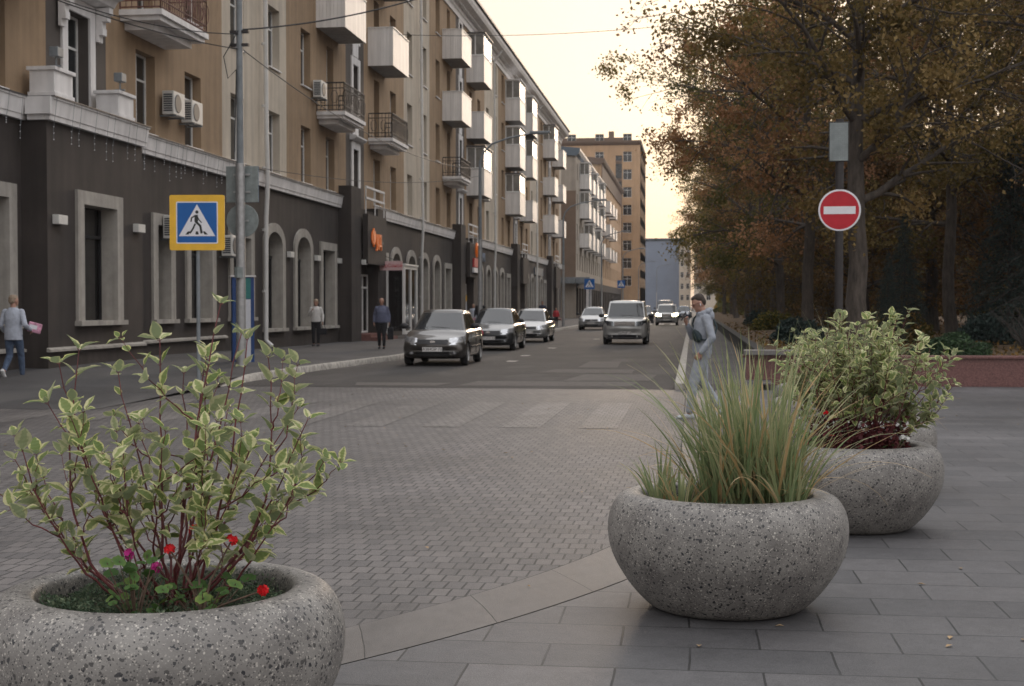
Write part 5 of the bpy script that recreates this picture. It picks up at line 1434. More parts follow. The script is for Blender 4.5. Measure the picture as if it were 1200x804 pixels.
# ------------------------------------------------------------ striped ornamental grass
def grass_mat(name, c1, c2, c3):
    m = leaf_mat(name, c1, c2, c3, 0.3, 0.5); return m
grass_mat('grass_blade', (0.14, 0.21, 0.095), (0.30, 0.33, 0.17), (0.68, 0.57, 0.36))
grass_mat('straw_blade', (0.40, 0.27, 0.12), (0.50, 0.36, 0.19), (0.62, 0.50, 0.34))
def grass(loc, n, H, R2, seed, lab, cx=0.0, straw=0.2, group='ornamental grasses', clumps=((0, 0, 1.0),)):
    rq = random.Random(seed); root = empty('ornamental_grass', loc, 0, lab, 'grass', group)
    B = {0: (MB(), []), 1: (MB(), [])}
    tot = sum(c[2] for c in clumps)
    for i in range(n):
        w = rq.random() * tot; 
        for (gx, gy, gw) in clumps:
            w -= gw
            if w <= 0: break
        a = rq.uniform(0, 2 * PI); r = math.sqrt(rq.random()) * 0.12 * gw; p = Vector((gx + r * math.cos(a), gy + r * math.sin(a), 0))
        a2 = a + rq.gauss(0, .5); lean = abs(rq.gauss(0.22, 0.2)) + 0.02; L_ = H * rq.uniform(0.55, 1.1) * (1 if gw > 0.9 else gw * 0.9)
        dry = rq.random() < straw; b, rn = B[1 if dry else 0]
        if dry: lean += rq.uniform(0.05, 0.5)
        out = Vector((math.cos(a2), math.sin(a2), 0)); fl = rq.uniform(0.15, 0.7) * (0.6 + lean * 1.6); th = PI / 2 - lean
        W = rq.uniform(0.005, 0.0105); sd = Vector((-out.y, out.x, 0)); sd = (sd + out * rq.gauss(0, .7)).normalized(); N = 10; k = len(b.v); pos = p.copy(); val = rq.random()
        for j in range(N + 1):
            t = j / N; w_ = W * (1 - t ** 2.2) * (0.6 + 0.4 * min(1, t * 4))
            tw = sd
            b.v.append(tuple(pos - tw * w_)); b.v.append(tuple(pos + Vector((0, 0, .001)))); b.v.append(tuple(pos + tw * w_))
            e_ = min(1.0, val * 0.75 + 0.3 * t); rn += [min(1, e_ + 0.35) if i % 3 == 0 else e_ * .8, e_ * 0.55, min(1, e_ + 0.35) if i % 3 == 0 else e_ * .8]
            pos = pos + (out * math.cos(th) + Vector((0, 0, math.sin(th)))) * (L_ / N); th -= fl / N * (0.4 + 1.6 * t)
        for j in range(N):
            for c_ in (0, 1): q_ = k + j * 3 + c_; b.f.append((q_, q_ + 1, q_ + 4, q_ + 3)); b.m.append(0); b.uv.append(None)
    for kk, nm, mt in ((0, 'blades', 'grass_blade'), (1, 'dry_blades', 'straw_blade')):
        b, rn = B[kk]; o = b.build(nm, mt, root, smooth=True, sharp=180)
        at = o.data.attributes.new('rnd', 'FLOAT', 'POINT'); at.data.foreach_set('value', np.array(rn, dtype=np.float32))
    return root
grass((0.18, 7.49, 0.51), 600, 0.96, 0.4, 3, 'fountain of long green and straw striped grass blades in the centre right planter', clumps=((0.05, 0, 1.0), (-0.06, 0.02, 0.75), (0.12, 0.05, 0.97), (0.20, -0.05, 0.95), (0.31, -0.05, 0.7), (-0.35, -0.02, 0.42), (-0.24, -0.2, 0.33), (0.30, -0.22, 0.55)))
grass((1.47, 12.64, 0.51), 260, 1.05, 0.4, 8, 'upright grass tuft showing above the dense shrub, in the planter behind it', straw=0.25, clumps=((-0.15, 0, 1.0), (0.05, 0.1, 0.9)))

# ------------------------------------------------------------ bedding plants
leaf_mat('bed_green', (0.05, 0.10, 0.03), (0.09, 0.17, 0.05), (0.20, 0.26, 0.07), 0.25)
leaf_mat('bed_low', (0.05, 0.085, 0.05), (0.095, 0.14, 0.085), (0.18, 0.21, 0.13), 0.15)
leaf_mat('bed_purple', (0.05, 0.012, 0.015), (0.10, 0.022, 0.025), (0.17, 0.05, 0.05), 0.2)
leaf_mat('petal_red', (0.55, 0.008, 0.012), (0.65, 0.012, 0.02), (0.72, 0.03, 0.03), 0.2)
leaf_mat('petal_pink', (0.55, 0.03, 0.25), (0.62, 0.05, 0.30), (0.68, 0.10, 0.36), 0.2)
leaf_mat('petal_white', (0.6, 0.6, 0.55), (0.7, 0.7, 0.66), (0.78, 0.78, 0.75), 0.2)
def groundcover(name, loc, n, R2, h, size, mt, lab, cat, seed, aspect=0.3):
    rs2 = np.random.RandomState(seed); a = rs2.uniform(0, 2 * PI, n); r = np.sqrt(rs2.random(n)) * R2
    z = h * rs2.random(n) * (0.6 + 0.4 * np.sin(a * 5 + r * 22)); P = np.stack([r * np.cos(a), r * np.sin(a), z], 1)
    root = leaves_obj(name, P, size, mt, None, rs2, aspect=aspect, up=0.4, updir=np.stack([np.cos(a), np.sin(a), np.full(n, .6)], 1))
    root.location = loc; tag(root, lab, cat); return root
groundcover('creeping_juniper', (-1.82, 4.74, 0.53), 9000, 0.42, 0.07, 0.020, 'bed_low', 'low grey-green creeping ground cover around the stems in the lower left planter', 'ground cover', 3)
def geranium(loc, stems, seed, lab, petal='petal_red', leafm='bed_green', nleaf=26, spread=0.14, hgt=0.14, group=None, leafsize=0.022):
    """stems: list of (x, y, z) flower heads relative to loc"""
    rq = random.Random(seed); root = empty('geranium', loc, 0, lab, 'flower', group); st = MB(); P = []; lf = MB()
    for (x, y, z) in stems:
        st.tube([(0, 0, 0), (x * .3, y * .3, z * .5), (x, y, z)], [0.005, 0.004, 0.003], 5, caps=False)
    rn = []
    for i in range(nleaf):
        a = rq.uniform(0, 2 * PI); r = spread * math.sqrt(rq.random()); z = hgt * rq.uniform(.2, 1); c_ = Vector((r * math.cos(a), r * math.sin(a), z))
        st.tube([(c_.x * .2, c_.y * .2, 0), tuple(c_)], 0.0016, 4, caps=False)
        n_ = Vector((rq.gauss(0, .5), rq.gauss(0, .5) - .3, 1)).normalized(); x = n_.orthogonal().normalized(); y = n_.cross(x); s_ = leafsize * rq.uniform(.7, 1.3); k = len(lf.v); v_ = rq.random()
        lf.v.append(tuple(c_ - n_ * s_ * .25)); rn.append(v_ * .6); m_ = 14
        for j in range(m_):
            t = 2 * PI * j / m_; rr_ = s_ * (1 + 0.13 * math.cos(5 * t)) * (0.55 if j == 0 else 1); lf.v.append(tuple(c_ + (x * math.cos(t) + y * math.sin(t)) * rr_ + n_ * 0.1 * s_ * math.cos(3 * t))); rn.append(v_)
        for j in range(m_): lf.f.append((k, k + 1 + j, k + 1 + (j + 1) % m_)); lf.m.append(0); lf.uv.append(None)
    st.build('stems', 'brown_stem', root, smooth=True)
    o = lf.build('leaves', leafm, root, smooth=True, sharp=180); o.data.attributes.new('rnd', 'FLOAT', 'POINT').data.foreach_set('value', np.array(rn, dtype=np.float32))
    for (x, y, z) in stems:
        fl = MB(); rf = []
        for j in range(9):
            d = Vector((rq.gauss(0, 1), rq.gauss(0, 1), rq.gauss(.3, .7))).normalized(); c_ = Vector((x, y, z)) + d * 0.014
            n_ = d; x_ = n_.orthogonal().normalized(); y_ = n_.cross(x_)
            for p_ in range(5):
                t = 2 * PI * p_ / 5 + rq.uniform(-.2, .2); e_ = x_ * math.cos(t) + y_ * math.sin(t); s_ = e_.cross(n_); k = len(fl.v); L_ = 0.013
                for v in (c_, c_ + e_ * L_ * .6 + s_ * L_ * .42 + n_ * .002, c_ + e_ * L_ + n_ * .003, c_ + e_ * L_ * .6 - s_ * L_ * .42 + n_ * .002): fl.v.append(tuple(v)); rf.append(rq.random())
                fl.f.append((k, k + 1, k + 2, k + 3)); fl.m.append(0); fl.uv.append(None)
        o = fl.build('flower_head', petal, root); o.data.attributes.new('rnd', 'FLOAT', 'POINT').data.foreach_set('value', np.array(rf, dtype=np.float32))
    return root
L0 = (-1.82, 4.74)
geranium((L0[0] + 0.20, L0[1] - 0.20, 0.53), [(0.10, 0.02, 0.27), (-0.03, 0.02, 0.30), (-0.10, -0.02, 0.24), (0.20, 0.04, 0.10)], 4, 'red geranium at the right side of the lower left planter', nleaf=30, spread=0.16)
geranium((L0[0] - 0.02, L0[1] - 0.22, 0.53), [(0.035, 0.10, 0.16), (-0.07, 0.12, 0.20)], 6, 'pink geranium with yellowing leaves among the stems of the lower left planter', 'petal_pink', nleaf=26, spread=0.10, hgt=0.22)
g3 = (1.13, 10.29)
rs3 = np.random.RandomState(3); root = empty('heuchera', (g3[0] + 0.02, g3[1] - 0.12, 0.52), 0, 'dark red leafy plants under the dense shrub in the second right planter', 'plant')
n = 1500; a = rs3.uniform(0, 2 * PI, n); r = np.sqrt(rs3.random(n)) * 0.34; P = np.stack([r * np.cos(a) * 1.05, r * np.sin(a) * .6, 0.02 + 0.26 * rs3.random(n) * (0.7 + 0.3 * np.sin(a * 4))], 1)
leaves_obj('foliage', P, 0.042, 'bed_purple', root, rs3, aspect=0.8)
b = MB(); q = random.Random(4)
for i in range(50): a_ = q.uniform(0, 2 * PI); r_ = q.uniform(0, .33); b.tube([(r_ * .5 * math.cos(a_), r_ * .3 * math.sin(a_), 0), (r_ * math.cos(a_), r_ * .6 * math.sin(a_), q.uniform(.1, .26))], 0.003, 4, caps=False)
b.build('stems', 'red_stem', root)
geranium((g3[0] - 0.33, g3[1] - 0.2, 0.53), [(-0.02, -.05, 0.10), (-0.16, -.05, 0.11), (0.12, -0.02, 0.30), (0.16, 0, 0.14)], 12, 'red geranium at the left side of the second right planter', nleaf=24, spread=0.13, hgt=0.2, leafsize=0.03)
geranium((g3[0] + 0.26, g3[1] - 0.22, 0.53), [(0.05, -.02, 0.14), (0.08, -.04, 0.13)], 14, 'small white flowers at the right side of the second right planter', 'petal_white', nleaf=12, spread=0.08, hgt=0.12)
geranium((0.50, 7.55, 0.53), [(0.02, .05, 0.07), (0.05, 0.02, 0.10), (0.0, 0.08, 0.04)], 15, 'white flowers half hidden behind the striped grass', 'petal_white', nleaf=10, spread=0.06, hgt=0.08)
groundcover('low_bedding', (0.18, 7.49, 0.525), 3500, 0.40, 0.05, 0.022, 'bed_low', 'low dark bedding at the foot of the striped grass', 'ground cover', 5)
groundcover('flower_bedding', (1.42, 15.3, 0.525), 3500, 0.42, 0.28, 0.035, 'bed_low', 'grey-green bedding plants in the fourth planter of the right hand row', 'plant', 6, 0.6)
# ------------------------------------------------------------ cars
def paint(name, c_, met=0.5): mat(name, c_, 0.28, 0.05, 2.0, metallic=met, coat=1.0); return name
paint('paint_grey', (0.060, 0.054, 0.049)); paint('paint_dark', (0.024, 0.027, 0.030)); paint('paint_silver', (0.33, 0.33, 0.325)); paint('paint_white', (0.62, 0.62, 0.61), 0.1)
paint('paint_champagne', (0.42, 0.42, 0.41)); paint('paint_black', (0.012, 0.013, 0.015), 0.2); paint('paint_blue', (0.06, 0.09, 0.13))
mat('lamp_glass', (0.55, 0.56, 0.58), 0.12, 0.3, 18, metallic=0.7)
mat('lamp_dark', (0.16, 0.17, 0.18), 0.12, 0.3, 18, metallic=0.7)
mat('lamp_lit', (0.9, 0.85, 0.6), 0.3, 0.05, 5, emit=(1.0, 0.86, 0.5), emit_s=60)
mat('plate_white', (0.66, 0.64, 0.62), 0.5, 0.05, 5)
mat('plate_ink', (0.03, 0.03, 0.035), 0.6, 0.1, 5)

def wheel(R=0.31, W=0.19):
    o = empty('wheel')
    b = MB(); b.lathe([(R * 0.62, -W / 2), (R * 0.9, -W / 2), (R * 0.985, -W * 0.38), (R, -W * 0.2), (R, W * 0.2), (R * 0.985, W * 0.38), (R * 0.9, W / 2), (R * 0.62, W / 2)], 36, axis='y')
    b.build('tyre', 'rubber', o, smooth=True)
    b = MB(); b.lathe([(R * 0.64, -W * 0.46), (R * 0.60, -W * 0.5), (R * 0.56, -W * 0.36), (R * 0.50, -W * 0.05), (R * 0.50, W * 0.4)], 36, axis='y')
    for k in range(5):
        a = 2 * PI * k / 5
        for (r0, r1, w0, w1) in ((0.04, R * 0.60, 0.035, 0.05),):
            c_, s_ = math.cos(a), math.sin(a)
            P = lambda r, w, y: (c_ * r - s_ * w, y, s_ * r + c_ * w)
            b.face([P(r0, -w0, -W * .42), P(r1, -w1, -W * .45), P(r1, w1, -W * .45), P(r0, w0, -W * .42)])
            b.face([P(r0, w0, -W * .42), P(r1, w1, -W * .45), P(r1, w1, -W * .3), P(r0, w0, -W * .3)]); b.face([P(r0, -w0, -W * .42), P(r1, -w1, -W * .45), P(r1, -w1, -W * .3), P(r0, -w0, -W * .3)])
    b.lathe([(0.0, -W * .47), (0.05, -W * .46), (0.055, -W * .3)], 16, axis='y')
    b.build('rim', 'galvanised', o, smooth=True)
    b = MB(); b.lathe([(0.0, 0.0), (R * 0.5, 0.0)], 24, axis='y'); b.build('brake_disc', 'iron_dark', o)
    return o
WH = {}
def car(lab, x, y, pnt, L_=4.1, W=1.70, H=1.50, hood=0.77, cowl=0.96, nose=0.60, belt=0.93, xc=1.02, xr1=0.30, xr2=-0.95, xt=-1.55, tail=0.98, wb=2.47, R=0.30, rz=-PI / 2, suv=False, lamp='lamp_glass',
        grille='wide', parts=True, z=0.004, plate='А384ОР 73', cat='car', clad=None, clear=0.17, group=None, name='parked_car'):
    root = empty(name, (x, y, z), rz, lab, cat, group)
    w = W / 2; f = L_ / 2; xf = wb / 2 + (L_ - wb) * 0.06; xw = [xf, xf - wb]
    # lower body as rounded stations along x: (x, z top, z bottom, half width)
    S = [(f, nose - 0.16, 0.32, w * 0.74), (f - 0.03, nose, 0.24, w * 0.82), (f - 0.14, nose + 0.035 + (0.10 if suv else 0), 0.20, w * 0.93), (f - 0.38, hood - 0.045, clear + .01, w * 0.985), (f - 0.6, hood + 0.0, clear, w), (xc + 0.25, cowl - 0.05, clear, w),
         (xc, cowl - 0.03, clear, w), (xr1, belt + 0.02, clear, w), (-0.3, belt + 0.02, clear, w), (xr2, belt + 0.03, clear, w), (xt, tail, clear, w * 0.995), (-f + 0.35, tail - 0.01, clear + 0.02, w * 0.97), (-f + 0.10, tail - 0.05, 0.24, w * 0.90), (-f, tail - 0.2, 0.34, w * 0.82)]
    b = MB(); rows = []
    for (sx, zt, zb, hw) in S:
        sh = zt - zb
        half = [(0, zb), (hw * 0.7, zb), (hw * 0.93, zb + 0.03), (hw * 0.99, zb + 0.14), (hw, zb + sh * 0.45), (hw * 0.985, zb + sh * 0.74), (hw * 0.945, zt - 0.05), (hw * 0.87, zt - 0.005), (hw * 0.6, zt + 0.02), (0, zt + 0.035)]
        ring = [(sx - (0.10 * (abs(py) / hw) ** 2 if sx > f - 0.2 else (-0.08 * (abs(py) / hw) ** 2 if sx < -f + .2 else 0)), -py, pz) for py, pz in half] + [(sx - (0.10 * (abs(py) / hw) ** 2 if sx > f - 0.2 else (-0.08 * (abs(py) / hw) ** 2 if sx < -f + .2 else 0)), py, pz) for py, pz in reversed(half[1:-1])]
        rows.append(ring)
    b.grid(rows, 0, close_u=True, caps=True)
    o = b.build('body', pnt, root, smooth=True, sharp=180, subsurf=2)
    cut = []
    for wx in xw:
        for sy in (-1, 1):
            c = MB(); c.lathe([(0.0, sy * (w - 0.30)), (R + 0.055, sy * (w - 0.30)), (R + 0.055, sy * (w + 0.2)), (0.0, sy * (w + 0.2))], 28, 0, (wx, 0, R - z * 0), axis='y')
            co = c.build('cutter', 'plastic_black'); co.parent = root; cut.append(co)
            m = o.modifiers.new('c', 'BOOLEAN'); m.operation = 'DIFFERENCE'; m.object = co; m.solver = 'EXACT'
    bake(o)
    for c in cut: bpy.data.objects.remove(c)
    o.data.set_sharp_from_angle(angle=R_(38))
    # cabin: roof and pillars as one shell, glass set just outside it
    bw, tw = w * (0.88 if suv else 0.845), w * (0.76 if suv else 0.63)
    zb = belt - 0.03; zt = H - 0.035
    def side_pt(u, v, off=0.0):     # u along (0 rear..1 front), v up
        xb = xt + (xc - xt) * u; xtop = xr2 + (xr1 - xr2) * u
        zz = zb + (cowl - 0.02 - zb) * 0 + (zt - zb) * v
        return (xb + (xtop - xb) * v, (bw + (tw - bw) * v + off) , zz)
    b = MB(); n = 8; rows = []
    for i in range(n + 1):
        v = i / n; vz = v; ww = bw + (tw - bw) * v; row = []
        xa = xc + (xr1 - xc) * v; xb_ = xt + (xr2 - xt) * v; zz = zb + (zt - zb) * v
        for (px, py) in [(xb_, -ww), (xa, -ww)]: row.append((px, py, zz))
        for k in range(1, 6): t = -1 + 2 * k / 6; row.append((xa + 0.10 * (1 - t * t), ww * t, zz))
        row += [(xa, ww, zz), (xb_, ww, zz)]
        for k in range(1, 6): t = 1 - 2 * k / 6; row.append((xb_ - 0.06 * (1 - t * t), ww * t, zz))
        rows.append(row)
    top = [(px * 0.94 - 0.02, py * 0.86, H) for px, py, pz in rows[-1]]; top2 = [(px * 0.6 - 0.1, py * 0.45, H + 0.025) for px, py, pz in rows[-1]]
    b.grid(rows + [top, top2], 0, close_u=True); b.face(top2)
    o = b.build('roof', pnt, root, smooth=True, sharp=50)
    def screen(name, front):
        g = MB(); rr_ = []
        for i in range(7):
            v = 0.06 + 0.87 * i / 6; ww = (bw + (tw - bw) * v) * 0.93; zz = zb + (zt - zb) * v; row = []
            for k in range(13):
                t = -1 + 2 * k / 12
                if front: px = xc + (xr1 - xc) * v + 0.10 * (1 - (t * .93) ** 2) + 0.012
                else: px = xt + (xr2 - xt) * v - 0.06 * (1 - (t * .93) ** 2) - 0.012
                row.append((px, ww * t, zz))
            rr_.append(row)
        g.grid(rr_); g.build(name, 'car_glass', root, smooth=True, sharp=180)
    screen('windscreen', True); screen('rear_window', False)
    for sy in (-1, 1):
        for (ua, ub, ta, tb) in ((0.50, 0.90, 0.50, 0.99), (0.12, 0.46, 0.10, 0.455)):
            P = []
            for (u, v) in ((ua, 0.10), (ub + 0.02, 0.10), (tb if tb < .9 else 0.93, 0.90), (ta, 0.90)):
                p = side_pt(u, v, 0.010); P.append((p[0], p[1] * sy, p[2]))
            g = MB(); g.face(P if sy > 0 else P[::-1]); g.build('side_window', 'car_glass', root)
    if not parts:
        wk = (R, .19)
        for wx in xw:
            for sy in (-1, 1):
                if wk not in WH: WH[wk] = wheel(R); wo = WH[wk]
                else: wo = copy_tree(WH[wk])
                wo.parent = root; wo.location = (wx, sy * (w - 0.11), R); wo.rotation_euler = (0, 0, 0 if sy < 0 else PI)
    else:
        wk = (R, .19)
        for wx in xw:
            for sy in (-1, 1):
                if wk not in WH: WH[wk] = wheel(R); wo = WH[wk]
                else: wo = copy_tree(WH[wk])
                wo.parent = root; wo.location = (wx, sy * (w - 0.11), R); wo.rotation_euler = (0, 0, 0 if sy < 0 else PI)
        for sy in (-1, 1):
            b = MB(); b.ellipsoid((xc - 0.12, sy * (w + 0.10), belt + 0.10), (0.07, 0.12, 0.085), 8); b.box(xc - 0.16, xc - 0.10, min(sy * (w - .06), sy * (w + .05)), max(sy * (w - .06), sy * (w + .05)), belt + 0.03, belt + 0.07)
            b.build('wing_mirror', 'plastic_black', root, smooth=True)
            b = MB(); b.box(-0.28, -0.16, sy * w * 0.99 - 0.012, sy * w * 0.99 + 0.012, belt - 0.13, belt - 0.10); b.build('door_handle', pnt, root, bevel=0.004)
            b = MB(); yy = sy * w * 1.0
            b.box(-1.0, 0.85, yy - 0.012, yy + 0.012, 0.46, 0.505); b.build('side_moulding', 'plastic_black' if not suv else pnt, root, bevel=0.006)
            for dx in (-1.02 + .15, -0.1, 0.93):
                b = MB(); b.box(dx, dx + 0.012, yy - 0.004, yy + 0.004, 0.32, belt - 0.06); b.build('door_seam', 'plastic_black', root)
    def arcx(yy, base): return base - 0.10 * (abs(yy) / (w * 0.85)) ** 2
    # headlamps wrap around the front corners
    for sy in (-1, 1):
        b = MB(); rows = []
        zh0, zh1 = (nose - 0.05, nose + 0.13) if not suv else (nose + 0.02, nose + 0.19)
        for i in range(5):
            v = i / 4; zz = zh0 + (zh1 - zh0) * v; row = []
            for k in range(9):
                t = k / 8; yy = w * (0.50 + 0.455 * t); px = f - 0.085 - 0.30 * t ** 2.4 - 0.13 * v * (0.4 if suv else 1) + 0.02; zz2 = zz + (0.05 * t if v > 0.5 else 0.02 * t - 0.03 * (1 - t) * (v == 0) * 0)
                row.append((px, sy * yy, zz2))
            rows.append(row if sy < 0 else row[::-1])
        b.grid(rows); k0 = [[(px - 0.12, py, pz) for px, py, pz in r_] for r_ in rows]
        b.grid([rows[0], k0[0]]); b.grid([k0[-1], rows[-1]])
        b.build('headlight', lamp, root, smooth=True, sharp=60)
    gw = w * (0.46 if grille == 'wide' else 0.36); zg0, zg1 = (nose - 0.02, nose + 0.09) if not suv else (nose + 0.02, nose + 0.19)
    b = MB(); rows = []
    for zz, dx in ((zg0, 0.0), (zg1, -0.07 if not suv else -0.02)):
        rows.append([(f - 0.03 - 0.10 * (yy / (w * .85)) ** 2 + dx + 0.015, yy, zz) for yy in np.linspace(-gw, gw, 9)])
    b.grid(rows); b.grid([rows[1], [(p[0] - 0.1, p[1], p[2]) for p in rows[1]]]); b.grid([[(p[0] - 0.1, p[1], p[2]) for p in rows[0]], rows[0]])
    gr = b.build('grille', 'plastic_black', root)
    b = MB()
    if suv:
        for q in range(3): b.box(f - 0.05, f + 0.005, -gw * .98, gw * .98, zg0 + 0.02 + q * 0.055, zg0 + 0.045 + q * 0.055)
    else: b.lathe([(0.0, 0), (0.05, 0)], 16, axis='y'); b.v = [(f - 0.01 - 0.035 + vy * 0, vx * 1.5, vz * 0.7 + (zg0 + zg1) / 2) for vx, vy, vz in b.v]; b.v = [(px + 0.012, py, pz) for px, py, pz in b.v]
    b.build('emblem' if not suv else 'grille_bar', 'chrome', gr)
    b = MB(); rows = []
    for zz, dx in ((0.27, -0.03), (0.385, 0.0)): rows.append([(f + 0.006 - 0.10 * (yy / (w * .80)) ** 2 + dx, yy, zz) for yy in np.linspace(-w * 0.52, w * 0.52, 9)])
    b.grid(rows); b.build('lower_intake', 'plastic_black', root)
    pz = 0.44 if not suv else 0.47
    b = MB(); b.box(f + 0.008, f + 0.022, -0.26, 0.26, pz - 0.056, pz + 0.056); pl = b.build('licence_plate', 'plate_white', root, bevel=0.003)
    text_mesh('characters', plate, 0.105, 'plate_ink', (f + 0.0235, 0, pz), (PI / 2, 0, PI / 2), pl, 0.0005)
    b = MB(); b.box(f - 0.1, f + 0.012, -w * .8, w * .8, pz - 0.075, pz - 0.068); b.build('bumper_line', 'plastic_black', root)
    for sy in (-1, 1):
        b = MB(); b.ellipsoid((f - 0.06, sy * w * 0.66, 0.34), (0.05, 0.075, 0.042), 6); b.build('fog_light', lamp if lamp != 'lamp_lit' else 'lamp_glass', root, smooth=True)
        b = MB(); b.ellipsoid((-f + 0.05, sy * w * 0.78, tail - 0.2), (0.09, 0.13, 0.13), 6); b.build('tail_light', 'sign_red', root, smooth=True)
    if clad:
        b = MB(); b.box(f - 0.28, f + 0.005, -w * .78, w * .78, 0.25, 0.30); b.build('skid_strip', clad, root, bevel=0.02)
        b = MB()
        for sy in (-1, 1): b.box(xt * .9, xr1, sy * tw * .86 - .015, sy * tw * .86 + .015, H + 0.03, H + 0.055)
        b.build('roof_rail', 'plastic_black', root)
    b = MB()
    for sy in (-1, 1): b.tube([(xc + 0.14, sy * 0.05 + 0.25 * sy, cowl + 0.02), (xc + 0.02, sy * 0.05 - 0.25, cowl + 0.05)], 0.008, 5)
    b.build('wiper', 'plastic_black', root)
    return root
GP = 'cars parked along the left kerb'
car('nearest parked car, a dusty grey-brown small sedan with number plate towards the crossing', -6.72, 38.3, 'paint_grey', L_=4.2, W=1.70, H=1.45, group=GP, rz=-PI / 2 + R_(1))
car('dark shiny sedan parked directly behind the grey one', -7.05, 51.0, 'paint_dark', L_=4.5, W=1.77, H=1.46, hood=0.78, cowl=0.95, nose=0.61, xc=0.95, xr1=0.15, xr2=-1.0, xt=-1.65, wb=2.58, R=0.32, group=GP, plate='Е271КХ 73')
car('silver sedan parked third in the row, just before the gap', -6.98, 62.0, 'paint_silver', L_=4.35, W=1.68, H=1.42, hood=0.75, cowl=0.92, nose=0.59, belt=0.89, xc=0.98, xr1=0.2, xr2=-0.95, xt=-1.6, wb=2.49, R=0.29, group=GP, plate='М905ТС 73')
car('white-silver car parked fourth, standing alone beyond the gap', -6.45, 93.0, 'paint_silver', L_=4.4, W=1.75, H=1.46, hood=0.78, xc=0.95, xr1=0.1, wb=2.6, R=0.31, group=GP, plate='К118АН 73')
car('silver off-road car with boxy nose driving towards the crossing, lights off', -2.72, 59.3, 'paint_champagne', L_=4.4, W=1.81, H=1.76, hood=1.03, cowl=1.14, nose=0.74, belt=1.06, xc=0.95, xr1=0.42, xr2=-1.75, xt=-2.0, tail=1.1, wb=2.56, R=0.35, suv=True, lamp='lamp_dark', clad='plastic_black', clear=0.24, plate='В642МР 73', name='off_road_car', cat='off-road car')
GD = 'cars driving towards the crossing'
car('car with both headlights shining, coming down the street behind the silver off-road car', -2.05, 114.0, 'paint_silver', L_=4.3, W=1.78, H=1.66, hood=0.97, cowl=1.08, nose=0.72, belt=1.0, xr2=-1.7, xt=-1.95, tail=1.05, suv=True, lamp='lamp_lit', R=0.34, clad='plastic_black', clear=0.22, parts=True, group=GD, name='car', plate='О377ЕВ 73')
car('small dark car between the off-road car and the one with lit headlights', -4.35, 128.0, 'paint_dark', L_=4.2, W=1.72, H=1.5, group=GD, name='car', plate='Н450УС 73')
car('dark tall van showing above the car with lit headlights', -2.9, 150.0, 'paint_black', L_=4.9, W=1.95, H=2.1, hood=1.15, cowl=1.3, nose=0.8, belt=1.2, xr1=0.6, xr2=-2.0, xt=-2.25, tail=1.2, suv=True, R=0.35, lamp='lamp_dark', clear=.22, group=GD, name='van', cat='van', plate='Т019ВО 73')
car('dark blue-grey car standing at the right kerb in the distance, nearer one', -1.1, 165.0, 'paint_blue', L_=4.4, W=1.75, H=1.5, group='cars at the far right kerb', plate='С733АМ 73')
car('pale car standing at the right kerb in the distance, farther one', -1.0, 176.0, 'paint_silver', L_=4.4, W=1.75, H=1.5, group='cars at the far right kerb', plate='У206НК 73')
car('dark parked car partly hidden between the grey and the dark sedan', -7.6, 57.0 - 0.9, 'paint_black', L_=4.3, W=1.7, H=1.52, group=GP, plate='Р560ЕТ 73') if False else None

# ------------------------------------------------------------ people
mat('skin', (0.36, 0.20, 0.145), 0.55, 0.10, 25)
mat('hair_dark', (0.035, 0.022, 0.015), 0.6, 0.4, 90, 0.8, 150)
mat('hair_blond', (0.32, 0.24, 0.17), 0.6, 0.3, 60, 0.8, 120)
mat('hair_grey', (0.25, 0.23, 0.21), 0.6, 0.3, 60, 0.8, 120)
mat('cloth_grey', (0.27, 0.29, 0.33), 0.95, 0.10, 9, 1.0, 13)
mat('cloth_grey_light', (0.30, 0.32, 0.355), 0.95, 0.10, 9, 1.0, 13)
mat('cloth_paleblue', (0.42, 0.45, 0.52), 0.95, 0.08, 9, 1.0, 13)
mat('denim', (0.07, 0.10, 0.16), 0.95, 0.25, 12, 1.0, 13)
mat('cloth_white', (0.60, 0.58, 0.56), 0.9, 0.06, 9, 1.0, 13)
mat('cloth_black', (0.015, 0.015, 0.018), 0.9, 0.2, 9, 1.0, 13)
mat('cloth_vest', (0.10, 0.11, 0.17), 0.8, 0.12, 9, 1.0, 13)
mat('cloth_navy', (0.03, 0.035, 0.06), 0.9, 0.15, 9, 1.0, 13)
mat('bag_green', (0.007, 0.02, 0.026), 0.7, 0.2, 9, 0.3, 60)
mat('shoe_grey', (0.38, 0.40, 0.42), 0.7, 0.2, 20)
mat('shoe_white', (0.65, 0.65, 0.65), 0.6, 0.1, 20)
mat('glass_red', (0.10, 0.02, 0.03), 0.2, 0.1, 10)
mat('packet_pink', (0.62, 0.30, 0.42), 0.6, 0.35, 14)

def cone(b, p0, p1, r0, r1, n=10):
    """capsule with two radii"""
    p0 = Vector(p0); p1 = Vector(p1); d = (p1 - p0); L_ = max(1e-4, d.length); d.normalize()
    pts = [p0 - d * r0 * 0.98, p0 - d * r0 * 0.7, p0 - d * r0 * .35, p0, p1, p1 + d * r1 * .35, p1 + d * r1 * 0.7, p1 + d * r1 * 0.98]
    rad = [r0 * .15, r0 * .7, r0 * .94, r0, r1, r1 * .94, r1 * .7, r1 * .15]
    b.tube(pts, rad, n)
def chain(b, pts, rads):
    for i in range(len(pts) - 1): cone(b, pts[i], pts[i + 1], rads[i], rads[i + 1])
def rings(b, L_):
    """stack of ellipses (cx, cy, cz, rx, ry, [tilt])"""
    rows = [[(c[0] + c[3] * math.cos(2 * PI * j / 20), c[1] + c[4] * math.sin(2 * PI * j / 20), c[2] - c[3] * math.cos(2 * PI * j / 20) * (c[5] if len(c) > 5 else 0)) for j in range(20)] for c in L_]
    b.grid(rows, 0, close_u=True, caps=True)
